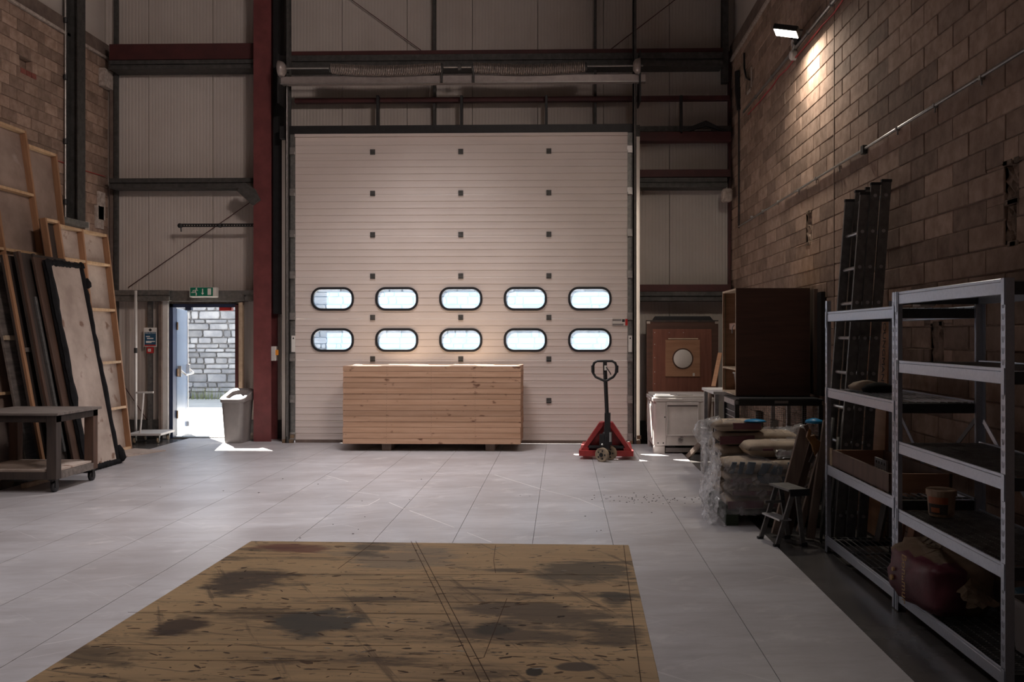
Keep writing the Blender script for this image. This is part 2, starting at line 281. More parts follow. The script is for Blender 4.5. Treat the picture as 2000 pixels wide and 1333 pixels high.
# ---------------------------------------------------------------- mesh builder
class MB:
    def __init__(s): s.v = []; s.f = []
    def add(s, vs, fs):
        o = len(s.v); s.v += [tuple(p) for p in vs]; s.f += [tuple(i + o for i in f) for f in fs]; return s
    def box(s, x0, x1, y0, y1, z0, z1):
        return s.add([(x, y, z) for z in (z0, z1) for y in (y0, y1) for x in (x0, x1)],
                     [(0, 2, 3, 1), (4, 5, 7, 6), (0, 1, 5, 4), (2, 6, 7, 3), (0, 4, 6, 2), (1, 3, 7, 5)])
    def bar(s, p, q, wd, ht, up=(0, 0, 1)):
        p, q = Vector(p), Vector(q); d = (q - p).normalized(); u = Vector(up)
        if abs(d.dot(u)) > 0.99: u = Vector((0, 1, 0))
        r = d.cross(u).normalized() * wd / 2; u = r.cross(d).normalized() * ht / 2
        vs = [c + a * r + b * u for c in (p, q) for b in (-1, 1) for a in (-1, 1)]
        return s.add(vs, [(0, 1, 3, 2), (4, 6, 7, 5), (0, 4, 5, 1), (2, 3, 7, 6), (0, 2, 6, 4), (1, 5, 7, 3)])
    def tube(s, pts, r, n=8, closed=False):
        pts = [Vector(p) for p in pts]; k = len(pts); rs = r if isinstance(r, (list, tuple)) else [r] * k
        vs = []; up = None
        for i, p in enumerate(pts):
            a = pts[i - 1] if (i or closed) else p; b = pts[(i + 1) % k] if (i < k - 1 or closed) else p
            d = (b - a).normalized()
            if up is None: up = Vector((0, 0, 1)) if abs(d.z) < 0.9 else Vector((1, 0, 0))
            x = d.cross(up).normalized(); up = x.cross(d).normalized()
            vs += [p + (math.cos(t) * x + math.sin(t) * up) * rs[i] for t in [2 * math.pi * j / n for j in range(n)]]
        fs = []
        for i in range(k if closed else k - 1):
            for j in range(n):
                a, b = i * n + j, i * n + (j + 1) % n; c, d_ = ((i + 1) % k) * n + (j + 1) % n, ((i + 1) % k) * n + j
                fs.append((a, b, c, d_))
        if not closed: fs += [tuple(range(n))[::-1], tuple((k - 1) * n + j for j in range(n))]
        return s.add(vs, fs)
    def cyl(s, p, q, r, n=16): return s.tube([p, q], r, n)
    def lathe(s, prof, n=24, c=(0, 0, 0), axis='z'):
        vs = []
        for r, z in prof:
            for j in range(n):
                t = 2 * math.pi * j / n; a, b = r * math.cos(t), r * math.sin(t)
                vs.append({'z': (c[0] + a, c[1] + b, c[2] + z), 'x': (c[0] + z, c[1] + a, c[2] + b), 'y': (c[0] + b, c[1] + z, c[2] + a)}[axis])
        fs = [(i * n + j, i * n + (j + 1) % n, (i + 1) * n + (j + 1) % n, (i + 1) * n + j) for i in range(len(prof) - 1) for j in range(n)]
        fs += [tuple(range(n))[::-1], tuple((len(prof) - 1) * n + j for j in range(n))]
        return s.add(vs, fs)
    def prism(s, poly, d0, d1, f):
        n = len(poly); vs = [f(u, v, d0) for u, v in poly] + [f(u, v, d1) for u, v in poly]
        return s.add(vs, [tuple(range(n))[::-1], tuple(range(n, 2 * n))] + [(i, (i + 1) % n, n + (i + 1) % n, n + i) for i in range(n)])
    def ring(s, outer, inner, d0, d1, f):
        n = len(outer); vs = [f(u, v, d) for d in (d0, d1) for L_ in (outer, inner) for u, v in L_]; fs = []
        for i in range(n):
            j = (i + 1) % n
            fs += [(i, j, n + j, n + i), (2 * n + i, 3 * n + i, 3 * n + j, 2 * n + j), (i, 2 * n + i, 2 * n + j, j), (n + i, n + j, 3 * n + j, 3 * n + i)]
        return s.add(vs, fs)
    def mesh(s, name):
        me = bpy.data.meshes.new(name); me.from_pydata(s.v, [], s.f)
        bm = bmesh.new(); bm.from_mesh(me); bmesh.ops.recalc_face_normals(bm, faces=bm.faces); bm.to_mesh(me); bm.free()
        return me
    def obj(s, name, m, parent=None, bevel=0, smooth=False, seg=2, kind=None):
        me = s.mesh(name); o = bpy.data.objects.new(name, me); COL.objects.link(o); me.materials.append(MATS[m]); o.parent = parent
        if smooth:
            for p in me.polygons: p.use_smooth = True
        if bevel:
            md = o.modifiers.new('bevel', 'BEVEL'); md.width = bevel; md.segments = seg; md.limit_method = 'ANGLE'
        if kind: o['kind'] = kind
        return o

def B(x0, x1, y0, y1, z0, z1): return MB().box(min(x0, x1), max(x0, x1), min(y0, y1), max(y0, y1), min(z0, z1), max(z0, z1))
def tag(o, label, cat, group=None, kind=None):
    o['label'] = label; o['category'] = cat
    if group: o['group'] = group
    if kind: o['kind'] = kind
    return o
def thing(name, label, cat, loc=(0, 0, 0), rotz=0, group=None, kind=None, rot=None):
    o = bpy.data.objects.new(name, None); COL.objects.link(o); o.location = loc
    o.rotation_euler = rot if rot is not None else (0, 0, rotz); o.empty_display_size = 0.1
    return tag(o, label, cat, group, kind)
def rrect(w, h, r, n=6, cx=0, cz=0):
    pts = []
    for sx, sz, a0 in ((1, 1, 0), (-1, 1, 90), (-1, -1, 180), (1, -1, 270)):
        for k in range(n + 1):
            a = math.radians(a0 + 90 * k / n); pts.append((cx + sx * (w / 2 - r) + r * math.cos(a), cz + sz * (h / 2 - r) + r * math.sin(a)))
    return pts
def cut_rects(rect, holes):
    a0, a1, b0, b1 = rect
    A_ = sorted({a0, a1, *[min(max(x, a0), a1) for h in holes for x in h[:2]]}); B_ = sorted({b0, b1, *[min(max(x, b0), b1) for h in holes for x in h[2:]]})
    out = []
    for i in range(len(A_) - 1):
        for j in range(len(B_) - 1):
            ca, cb = (A_[i] + A_[i + 1]) / 2, (B_[j] + B_[j + 1]) / 2
            if not any(h[0] < ca < h[1] and h[2] < cb < h[3] for h in holes): out.append((A_[i], A_[i + 1], B_[j], B_[j + 1]))
    return out
def text(body, size, loc, rot, m, parent, name='lettering', align='CENTER', ext=0.0008):
    c = bpy.data.curves.new(name, 'FONT'); c.body = body; c.size = size; c.align_x = align; c.align_y = 'CENTER'; c.extrude = ext
    t = bpy.data.objects.new(name, c); COL.objects.link(t); bpy.context.view_layer.update()
    me = bpy.data.meshes.new_from_object(t.evaluated_get(bpy.context.evaluated_depsgraph_get())); bpy.data.objects.remove(t)
    o = bpy.data.objects.new(name, me); COL.objects.link(o); o.location = loc; o.rotation_euler = rot; o.parent = parent
    me.materials.clear(); me.materials.append(MATS[m]); return o
FRONT = (math.pi / 2, 0, 0)      # lettering that reads from the camera's side
# ================================================================ STRUCTURE
XL, XR, YB, ZTOP = -7.0, 2.55, 13.65, 7.6
DOOR_Y = 13.07
# ---- floor: concrete slab with painted boards laid on it
fl = B(XL - 0.2, XR + 0.2, -6, 13.7, -0.25, -0.012).obj('floor', 'concrete'); tag(fl, 'dark smooth concrete floor showing along the right-hand wall', 'floor', kind='structure')
for k in range(12):
    x1 = 1.605 - 0.61 * k; x0 = x1 - 0.61
    yend = 13.02 if k < 8 else 13.6
    y = -0.6 - (k % 2) * 1.22
    while y < yend:
        ye = min(y + 2.44, yend)
        if ye > 0.5 and ye - y > 0.05:
            B(x0 + 0.0018, x1 - 0.0018, y, ye, -0.012, 0).obj('board', 'floor_paint', fl)
        y += 2.44

# ---- block walls
def block_mesh(L, Hh, T=0.09, c=0.004):
    m = MB(); l, h = L / 2, Hh / 2
    m.add([(-T, -l, -h), (-T, l, -h), (-T, l, h), (-T, -l, h), (-c, -l, -h), (-c, l, -h), (-c, l, h), (-c, -l, h), (0, -l + c, -h + c), (0, l - c, -h + c), (0, l - c, h - c), (0, -l + c, h - c)],
          [(0, 1, 5, 4), (1, 2, 6, 5), (2, 3, 7, 6), (3, 0, 4, 7), (4, 5, 9, 8), (5, 6, 10, 9), (6, 7, 11, 10), (7, 4, 8, 11), (8, 9, 10, 11)])
    return m
def block_wall(wall, X, face, L, course, z0, ztop, spans, holes, hidden, limit=290):
    """face=+1: the wall's face looks towards +x; spans: list of (start, end) runs along y, each bonded from its start"""
    todo = []
    for ya, yb in spans:
        sgn = 1 if yb > ya else -1
        row = 0; zb = z0 - course
        while zb < ztop - 0.02:
            za, zt = max(zb, 0.0), min(zb + course, ztop)
            if zt - za > 0.03:
                p = 0.0; first = L / 2 if row % 2 else L
                tot = abs(yb - ya)
                while p < tot - 0.02:
                    q = min(p + first, tot); first = L
                    c0, c1 = sorted((ya + sgn * p, ya + sgn * q))
                    R0 = (c0 + 0.004, c1 - 0.004, za + 0.004, zt - 0.004)
                    hit = [h for h in holes if h[0] < R0[1] and h[1] > R0[0] and h[2] < R0[3] and h[3] > R0[2]]
                    for piece in (cut_rects(R0, hit) if hit else [R0]):      # broken blocks round a recess
                        if piece[1] - piece[0] > 0.012 and piece[3] - piece[2] > 0.012: todo.append(piece)
                    p = q
            zb += course; row += 1
    def score(t):
        P = proj((X, (t[0] + t[1]) / 2, (t[2] + t[3]) / 2))
        if not (-25 < P[0] < 2030 and -15 < P[1] < 1333) or hidden(P[0], P[1]): return 0
        a = proj((X, t[0], t[2])); b = proj((X, t[1], t[2])); return abs(a[0] - b[0]) * (t[3] - t[2]) * FPX / P[2]
    todo.sort(key=score, reverse=True)
    cache = {}; rest = MB(); R_ = random.Random(3)
    for i, (c0, c1, za, zt) in enumerate(todo):
        off = R_.uniform(-0.003, 0.003)
        if i < limit and score((c0, c1, za, zt)) > 0:
            key = (round(c1 - c0, 3), round(zt - za, 3))
            if key not in cache:
                me = block_mesh(*key).mesh('brick'); me.materials.append(MATS['block']); cache[key] = me
            o = bpy.data.objects.new('brick', cache[key]); COL.objects.link(o); o.parent = wall
            o.location = (X + face * off, (c0 + c1) / 2, (za + zt) / 2)
            if face < 0: o.rotation_euler = (0, 0, math.pi)
        else:
            m = block_mesh(c1 - c0, zt - za)
            rest.add([(X + face * (v[0] + off), (c0 + c1) / 2 + face * v[1], (za + zt) / 2 + v[2]) for v in m.v], m.f)
    if rest.v: rest.obj('brick', 'block', wall, kind='stuff')

ZBW = 5.69
# right wall
holesR = [(9.22, 9.46, 2.53, 2.86), (5.10, 5.24, 2.10, 2.34), (5.07, 5.24, 2.34, 2.57), (6.06, 6.28, 1.36, 1.66)]
mr_ = MB()
for a, b, c, d in cut_rects((-6, 13.7, -0.012, ZBW), holesR): mr_.box(XR + 0.010, XR + 0.10, a, b, c, d)
mr_.box(XR + 0.10, XR + 0.3, -6, 13.7, -0.012, ZTOP)
wr = mr_.obj('wall_right', 'mortar'); tag(wr, 'right-hand wall of brown concrete blocks behind the racks', 'wall', kind='structure')
block_wall(wr, XR, -1, 0.463, 0.152, 0.118, ZBW, [(8.475, 13.65), (8.468, 2.4)], holesR,
           lambda x, y: y > 900 or (x > 1625 and y > 760) or (1410 < x < 1578 and y > 565))
RH = random.Random(31)
for a, b, c, d in holesR:
    m = MB(); n = 7; k = 9; vs = [(XR + 0.018 + RH.uniform(-0.012, 0.012), a + (b - a) * i / n, c + (d - c) * j / k) for j in range(k + 1) for i in range(n + 1)]
    m.add(vs, [(j * (n + 1) + i, j * (n + 1) + i + 1, (j + 1) * (n + 1) + i + 1, (j + 1) * (n + 1) + i) for j in range(k) for i in range(n)]).obj('hole_lining', 'broken', wr)
    for z, y0, y1 in ((c, a, b), (d, a, b)):
        for q in range(4): yy = RH.uniform(y0, y1); B(XR - 0.006, XR + 0.05, yy - 0.03, yy + 0.03, z - 0.02, z + 0.015).obj('broken_edge', 'broken', wr, bevel=0.006, seg=1)
B(XR - 0.03, XR + 0.15, -6, 13.65, ZBW, ZBW + 0.04).obj('coping', 'plaster', wr)
B(XR - 0.01, XR + 0.15, -6, 13.65, ZBW + 0.04, ZBW + 0.26).obj('wall_plate', 'timber_plate', wr)
B(XR + 0.05, XR + 0.12, -6, 13.65, ZBW + 0.26, ZTOP).obj('cladding_panel', 'cladding', wr)
# mortar smear of the movement joint
B(XR - 0.004, XR + 0.02, 8.464, 8.479, 1.0, ZBW).obj('movement_joint', 'mortar', wr)
# left wall
pk = [(aX(40, 110, XL).y, aX(66, 110, XL).y + 0.05, 4.97, 5.122)]
z0L = 0.0
zj = aX(211, 196.4, XL).z; z0L = zj - math.floor(zj / 0.151) * 0.151
r0 = z0L + math.floor((aX(52, 118, XL).z - z0L) / 0.151) * 0.151
pk = [(aX(38, 110, XL).y, aX(64, 110, XL).y, r0, r0 + 0.151)]
ml = MB()
for a, b, c, d in cut_rects((-6, 13.7, -0.012, ZBW + 0.12), pk): ml.box(XL - 0.10, XL - 0.010, a, b, c, d)
ml.box(XL - 0.3, XL - 0.10, -6, 13.7, -0.012, ZTOP)
wl = ml.obj('wall_left', 'mortar'); tag(wl, 'left-hand wall of brown concrete blocks behind the leaning flats', 'wall', kind='structure')
block_wall(wl, XL, 1, 0.309, 0.151, z0L, ZBW + 0.12, [(13.65, 8.6)], pk, lambda x, y: y > 470 or (x < 110 and y > 300))
for i in range(3):
    B(XL - 0.03, XL + 0.004, pk[0][0] + 0.02 + i * 0.12, pk[0][0] + 0.125 + i * 0.12, pk[0][2] - 0.07, pk[0][2] - 0.004).obj('red_brick', 'old_brick', wl)
B(XL - 0.1, XL + 0.03, -6, 13.65, ZBW + 0.12, ZBW + 0.16).obj('coping', 'plaster', wl)
B(XL - 0.1, XL + 0.01, -6, 13.65, ZBW + 0.16, ZBW + 0.36).obj('wall_plate', 'timber_plate', wl)
B(XL - 0.12, XL - 0.05, -6, 13.65, ZBW + 0.36, ZTOP).obj('cladding_panel', 'cladding', wl)

# ---- back wall: outer skin with two openings, ribbed lining sheets inside
EX0, EX1, EZ = aY(334, 700, YB).x, aY(468, 700, YB).x, 2.06
BIG = (-4.12, 1.12, -0.05, 4.55)
EXIT = (EX0 - 0.01, EX1 + 0.01, -0.05, EZ)
wb_ = MB()
for a, b, c, d in cut_rects((XL - 0.3, XR + 0.3, -0.25, ZTOP), [(BIG[0], BIG[1], -0.25, BIG[3]), (EXIT[0], EXIT[1], -0.25, EXIT[3])]): wb_.box(a, b, 13.72, 13.84, c, d)
wb = wb_.obj('wall_back', 'cladding'); tag(wb, 'far end wall of pale ribbed cladding around the big door', 'wall', kind='structure')
for z_ in (0,):
    B(XL - 0.1, EXIT[0], 13.55, 13.72, -0.1, 0.28).obj('plinth', 'dark_galv', wb); B(EXIT[1], BIG[0], 13.55, 13.72, -0.1, 0.28).obj('plinth', 'dark_galv', wb); B(BIG[1], XR + 0.05, 13.55, 13.72, -0.1, 0.28).obj('plinth', 'dark_galv', wb)
xj = [XL - 0.05] + [-6.37 + k for k in range(9)] + [XR + 0.05]
for i in range(len(xj) - 1):
    for a, b, c, d in cut_rects((xj[i] + 0.004, xj[i + 1] - 0.004, 0.25, ZTOP), [BIG, EXIT]):
        if b - a < 0.02: continue
        m = MB(); n = max(1, round((b - a) / 0.05)); prof = []
        for k in range(n):
            u = a + (b - a) * k / n; st = (b - a) / n
            prof += [(u, 0), (u + st * 0.62, 0), (u + st * 0.7, 0.003), (u + st * 0.92, 0.003)]
        prof.append((b, 0))
        vs = [(u, YB + w_, z) for z in (c, d) for u, w_ in prof]; k = len(prof)
        m.add(vs, [(j, j + 1, k + j + 1, k + j) for j in range(k - 1)])
        m.add([(a, YB, c), (a, YB + 0.05, c), (a, YB + 0.05, d), (a, YB, d)], [(0, 1, 2, 3)]); m.add([(b, YB, c), (b, YB + 0.05, c), (b, YB + 0.05, d), (b, YB, d)], [(0, 1, 2, 3)])
        m.obj('cladding_panel', 'cladding', wb)
# reveals of the big opening
B(-4.16, -3.99, 13.2, 13.8, -0.012, 4.6).obj('reveal', 'cladding', wb); B(1.0, 1.14, 13.2, 13.8, -0.012, 4.6).obj('reveal', 'cladding', wb); B(-4.16, 1.14, 13.16, 13.8, 4.5, 4.66).obj('reveal', 'dark_galv', wb)

def rail(px0, px1, y0, y1, Y, m, depth=0.2, name='girt', parent=wb):
    xm = (px0 + px1) / 2
    return B(aY(px0, 600, Y).x, aY(px1, 600, Y).x, Y, min(Y + depth, YB - 0.002), aY(xm, y1, Y).z, aY(xm, y0, Y).z).obj(name, m, parent, bevel=0.004)
def girt(px0, px1, y0, y1, Y, m='dark_galv', m2=None):
    """cold-rolled rail: web plate with two lips"""
    xm = (px0 + px1) / 2; x0, x1 = aY(px0, 600, Y).x, aY(px1, 600, Y).x; z0, z1 = aY(xm, y1, Y).z, aY(xm, y0, Y).z
    g = MB().box(x0, x1, Y + 0.02, YB - 0.002, z1 - 0.012, z1).box(x0, x1, Y + 0.02, YB - 0.002, z0, z0 + 0.012).box(x0, x1, Y, Y + 0.02, z0 + (z1 - z0) * 0.55, z1).box(x0, x1, Y, Y + 0.02, z0, z0 + (z1 - z0) * 0.40).box(x0, x1, Y + 0.025, Y + 0.03, z0, z1)
    return g.obj('girt', m, wb)
rail(213, 497, 85, 116, 13.35, 'dark_red_steel', name='beam'); girt(213, 497, 117, 134, 13.33)
girt(213, 497, 348, 367, 13.36, 'dark_galv'); girt(213, 330, 567, 588, 13.40, 'galv'); girt(478, 500, 567, 588, 13.40, 'galv')
rail(330, 478, 568, 589, 13.50, 'galv', 0.14, 'lintel')
rail(546, 1412, 97, 105, 13.36, 'dark_red_steel', name='beam'); girt(546, 1412, 105, 131, 13.33, 'dark_galv')
rail(575, 1426, 189, 198, 13.42, 'dark_red_steel', 0.1, 'tie_rail')
rail(546, 1238, 244, 269, 13.10, 'black_steel', 0.4, 'beam')
rail(1238, 1428, 257, 275, 13.30, 'dark_red_steel', name='beam'); rail(1238, 1428, 246, 257, 13.36, 'dark_galv', name='beam')
rail(1240, 1428, 331, 346, 13.36, 'dark_red_steel', name='beam'); girt(1240, 1420, 347, 366, 13.34)
rail(1240, 1428, 556, 570, 13.36, 'dark_red_steel', name='beam'); girt(1240, 1428, 570, 588, 13.34)
for px, y0, y1 in ((848, -30, 246), (1163, -30, 250)): rail(px - 2.5, px + 2.5, y0, y1, 13.5, 'dark_galv', 0.12, 'stud')
for px in (737, 901, 1067, 1331): rail(px - 2.5, px + 2.5, 186, 262, 13.30, 'black_steel', 0.1, 'hanger')
rail(222, 229, -30, 860, 13.58, 'dark_galv', 0.06, 'corner_trim'); rail(214, 221, 134, 860, 13.60, 'timber_plate', 0.05, 'corner_trim')
rail(1411, 1423, -30, 160, 13.45, 'dark_galv', 0.15, 'corner_trim'); rail(1423, 1428, 100, 600, 13.55, 'dark_red_steel', 0.1, 'corner_trim')
for p, q in (((250, 562), (492, 393)), ((683, -3), (822, 98)), ((1192, 97), (1322, -3)), ((236, 745), (292, 828))):
    MB().cyl(aY(*p, 13.60), aY(*q, 13.60), 0.006, 6).obj('bracing_rod', 'dark_red_steel', wb)

# ---- red steel column (H section)
x0, x1 = aY(496, 700, 13.2).x, aY(530, 700, 13.2).x; xc = (x0 + x1) / 2
sc_ = MB().box(x0, x1, 13.18, 13.20, -0.012, ZTOP).box(x0, x1, 13.48, 13.50, -0.012, ZTOP).box(xc - 0.008, xc + 0.008, 13.2, 13.48, -0.012, ZTOP).obj('steel_column', 'red_steel')
tag(sc_, 'tall red painted steel column between exit door and big door', 'column', kind='structure')
B(x1 - 0.02, x1 + 0.16, 13.34, 13.56, 1.9, ZTOP).obj('cable_duct', 'black_steel', sc_)
o = MB().prism([(0, 0), (0.16, -0.10), (0.24, -0.26), (0.13, -0.34), (-0.10, -0.13)], -0.03, 0.03, lambda u, v, d: (aY(478, 357, 13.16).x + u, 13.14 + d, aY(478, 357, 13.16).z + v)).obj('gusset_plate', 'dark_galv', sc_)
B(x1 + 0.01, x1 + 0.07, 13.16, 13.26, aY(530, 705, 13.2).z, aY(530, 677, 13.2).z).obj('isolator', 'poly_bin', sc_); B(x1 + 0.07, x1 + 0.10, 13.17, 13.23, aY(530, 694, 13.2).z, aY(530, 684, 13.2).z).obj('isolator_knob', 'sign_orange', sc_)
# left wall column with ledge
cy = aX(148, 300, XL + 0.1).y
lc = MB().box(XL + 0.015, XL + 0.03, cy - 0.10, cy + 0.10, 3.2, ZTOP).box(XL + 0.17, XL + 0.185, cy - 0.10, cy + 0.10, 3.2, ZTOP).box(XL + 0.03, XL + 0.17, cy - 0.006, cy + 0.006, 3.2, ZTOP).obj('steel_column', 'dark_galv')
tag(lc, 'dark steel post hung on the left block wall above the flats', 'column', kind='structure')
B(XL + 0.005, XL + 0.2, cy - 0.9, cy + 0.16, 3.12, 3.2).obj('ledge', 'galv', lc); B(XL + 0.002, XL + 0.14, cy + 0.17, cy + 0.30, 3.05, 3.22).obj('mortar_pad', 'plaster', lc)
MB().cyl((XL + 0.03, cy - 0.14, 3.2), (XL + 0.03, cy - 0.14, ZTOP), 0.014).obj('conduit', 'conduit', lc)
for z in (3.45, 4.3, 5.2, 6.0): MB().lathe([(0.02, -0.04), (0.032, -0.03), (0.032, 0.03), (0.02, 0.04)], 10, (XL + 0.03, cy - 0.14, z)).obj('conduit_coupler', 'black_steel', lc)
for z in (5.62,): B(XL + 0.005, XL + 0.10, 13.35, 13.62, 5.35, 5.62).obj('mortar_pad', 'plaster', wl)
for a, b in ((0, 0.22), (0.22, 0.36)): B(XL + 0.003, XL + 0.03, 13.3 - a * 0.3, 13.5 - a * 0.2, 3.55 - b, 3.75 - a).obj('mortar_pad', 'plaster', wl)
# ---- roof and the wall behind the camera
tag(B(XL - 0.3, XR + 0.3, -6.2, 13.84, ZTOP, ZTOP + 0.15).obj('ceiling', 'roof'), 'dim brown underside of the hall roof', 'ceiling', kind='structure')
tag(B(XL - 0.3, XR + 0.3, -6.2, -6, -0.25, ZTOP).obj('wall_front', 'cladding'), 'pale clad wall behind the viewer', 'wall', kind='structure')

# ================================================================ SECTIONAL DOOR
dr = thing('door_1', 'white ribbed sectional overhead door with ten oval windows', 'door', (0, DOOR_Y, 0), kind='structure')
DX0, DX1, SEC = -3.92, 0.95, 0.607
WX = [aY(px, 600, DOOR_Y).x for px in (649.5, 775, 900, 1026, 1152)]; WZ = (1.508, 2.112); WW, WH, WR = 0.632, 0.345, 0.15
def section(z0, z1, rows):
    n = max(1, round((z1 - z0) / (SEC / 6))); st = (z1 - z0) / n; prof = [(0.004, z0 + 0.001)]
    for k in range(n):
        a = z0 + k * st; prof += [(0.0, a + 0.006), (0.0025, a + st * 0.5), (0.0, a + st - 0.010)]
        prof += [(0.008, a + st - 0.006), (0.008, a + st - 0.002)] if k < n - 1 else [(0.004, a + st - 0.001)]
    poly = [(y, z) for y, z in prof] + [(0.04, z1 - 0.001), (0.04, z0 + 0.001)]
    m = MB().prism(poly, DX0, DX1, lambda y, z, d: (d, y, z))
    o = m.obj('door_section', 'door_white', dr)
    for zc in rows:
        cut = MB()
        for x in WX: cut.prism(rrect(WW - 0.05, WH - 0.05, WR - 0.025, 6, x, zc), -0.05, 0.1, lambda u, v, d: (u, d, v))
        co = cut.obj('cutter', 'rubber'); md = o.modifiers.new('cut', 'BOOLEAN'); md.object = co; md.operation = 'DIFFERENCE'; md.solver = 'EXACT'
        co.location = dr.location; bpy.context.view_layer.update()
        me = bpy.data.meshes.new_from_object(o.evaluated_get(bpy.context.evaluated_depsgraph_get())); o.modifiers.clear(); o.data = me
        bpy.data.objects.remove(co)
    return o
for k in range(8):
    z0 = k * SEC; z1 = min(z0 + SEC, 4.49)
    if k == 0: z0 = 0.04
    section(z0, z1, [z for z in WZ if z0 < z < z1])
B(DX0, DX1, -0.005, 0.045, 0.0, 0.04).obj('bottom_seal', 'timber_plate', dr)
B(DX0, DX1, -0.03, 0.045, 4.49, 4.53).obj('top_rail', 'door_white', dr)
fx = lambda u, v, d: (u, d, v)
for x in WX:
    for z in WZ:
        fr_ = MB().ring(rrect(WW, WH, WR, 8, x, z), rrect(WW - 0.066, WH - 0.066, WR - 0.033, 8, x, z), -0.014, 0.050, fx).obj('window_frame', 'rubber', dr)
        MB().prism(rrect(WW - 0.064, WH - 0.064, WR - 0.032, 8, x, z), 0.018, 0.022, fx).obj('pane', 'pane_acrylic', fr_)
hx = [aY(px, 600, DOOR_Y).x for px in (728, 900, 1072)]
hm = None
for k in range(1, 8):
    for x in hx:
        h = MB().box(x - 0.036, x + 0.036, -0.010, -0.001, k * SEC + 0.006, k * SEC + 0.055).box(x - 0.036, x + 0.036, -0.010, -0.001, k * SEC - 0.022, k * SEC + 0.001).cyl((x - 0.036, -0.010, k * SEC + 0.003), (x + 0.036, -0.010, k * SEC + 0.003), 0.006, 6)
        h.obj('hinge', 'dark_galv', dr)
for x0, x1 in ((DX0 - 0.075, DX0), (DX1, DX1 + 0.075)):
    B(x0, x1, -0.004, 0.045, 0.03, 4.53).obj('end_stile', 'galv', dr)
    for k in range(8):
        z = k * SEC + 0.03 if k else 0.09
        b = MB().box(x0 + 0.004, x1 - 0.004, -0.045, -0.004, z - 0.045, z - 0.005).box(x0 - 0.005, x1 + 0.005, -0.012, -0.004, z - 0.05, z + 0.06)
        b.obj('roller_bracket', 'conduit', dr)
for x in (DX0 - 0.125, DX1 + 0.075):
    MB().box(x, x + 0.012, -0.07, 0.06, 0.0, ZTOP - 0.05).box(x, x + 0.05, 0.05, 0.06, 0.0, ZTOP - 0.05).box(x, x + 0.05, -0.07, -0.062, 0.0, ZTOP - 0.05).obj('track', 'dark_galv', dr)
    MB().cyl((x + 0.025, -0.085, 0.1), (x + 0.025, -0.085, 5.3), 0.006, 6).obj('lift_cable', 'conduit', dr)
    MB().box(x - 0.05, x + 0.11, -0.06, 0.0, 0, 0.05).box(x + 0.06, x + 0.12, -0.05, 0.0, 0.07, 0.12).obj('bottom_bracket', 'brass', dr)
st_ = thing('sticker', 'small grey and red warning sticker by the door edge below upper windows', 'sticker', aY(1211, 630, DOOR_Y - 0.012))
B(-0.11, 0.11, -0.001, 0.001, -0.05, 0.06).obj('backing', 'disc_white', st_); B(-0.11, 0.02, -0.002, 0, 0.02, 0.045).obj('print_bar', 'bin_grey', st_); B(-0.11, 0.05, -0.002, 0, -0.045, -0.02).obj('print_bar', 'bin_grey', st_); B(0.03, 0.07, -0.002, 0, 0.005, 0.045).obj('print_block', 'ink', st_); B(0.075, 0.11, -0.002, 0, -0.045, 0.05).obj('print_block', 'sign_red', st_)
for px, lab in ((573, 'white warning label strip on left end of big door'), (1231, 'white warning label strip on right end of big door')):
    c_ = aY(px, 672, DOOR_Y - 0.012); o = thing('sticker', lab, 'sticker', c_, group='warning strips on door ends'); B(-0.028, 0.028, -0.001, 0.001, -0.12, 0.12).obj('backing', 'sign_white', o)
    MB().prism([(-0.015, 0.07), (0.015, 0.07), (0, 0.1)], -0.002, 0, fx).obj('print_triangle', 'ink', o)

# ---- torsion shaft, springs, drums and carrier tube
YS = 12.86
zs = aY(900, 131, YS).z
sh = thing('spring_shaft', 'torsion shaft with two coil springs above the big door', 'door gear', (0, YS, zs))
X_ = lambda px: aY(px, 131, YS).x
MB().cyl((X_(546), 0, 0), (X_(1256), 0, 0), 0.013, 10).obj('shaft', 'conduit', sh)
for a, b in ((647, 862), (925, 1143)):
    xa, xb = X_(a), X_(b); T = 62; pts = []
    for i in range(T * 10 + 1):
        t = i / 10; u = t / T; sag = -0.035 * math.sin(math.pi * u) - 0.01
        pts.append((xa + (xb - xa) * u, 0.066 * math.cos(2 * math.pi * t), sag + 0.066 * math.sin(2 * math.pi * t)))
    MB().tube(pts, 0.0125, 5).obj('coil_spring', 'spring_steel', sh, smooth=True)
    for x in (xa, xb): MB().lathe([(0.02, -0.03), (0.06, -0.02), (0.06, 0.02), (0.02, 0.03)], 14, (x, 0, -0.01), 'x').obj('spring_cone', 'dark_galv', sh)
for px, s_ in ((550, 1), (1245, -1)): MB().lathe([(0.05, -0.045 * s_), (0.125, -0.035 * s_), (0.10, 0.03 * s_), (0.06, 0.06 * s_)][::s_], 18, (X_(px), 0, -0.01), 'x').obj('cable_drum', 'carrier', sh, smooth=True)
for px in (863, 925): B(X_(px) - 0.012, X_(px) + 0.012, -0.02, 0.03, -0.22, 0.05).obj('bearing_plate', 'dark_galv', sh)
MB().cyl((X_(895), 0, 0), (X_(901), 0, 0), 0.05, 12).obj('shaft_coupler', 'dark_galv', sh)
z0, z1 = aY(900, 162, YS + 0.05).z - zs, aY(900, 147, YS + 0.05).z - zs
B(X_(540), X_(1262), 0.05, 0.17, z0, z1).obj('carrier_tube', 'carrier', sh, bevel=0.006); B(X_(540), X_(1262), 0.03, 0.05, z0 - 0.006, z0 + 0.006).obj('tube_lip', 'conduit', sh)
for px in (545, 1250): B(X_(px) - 0.01, X_(px) + 0.01, -0.05, 0.4, z0 - 0.3, 0.2).obj('end_bracket', 'black_steel', sh)

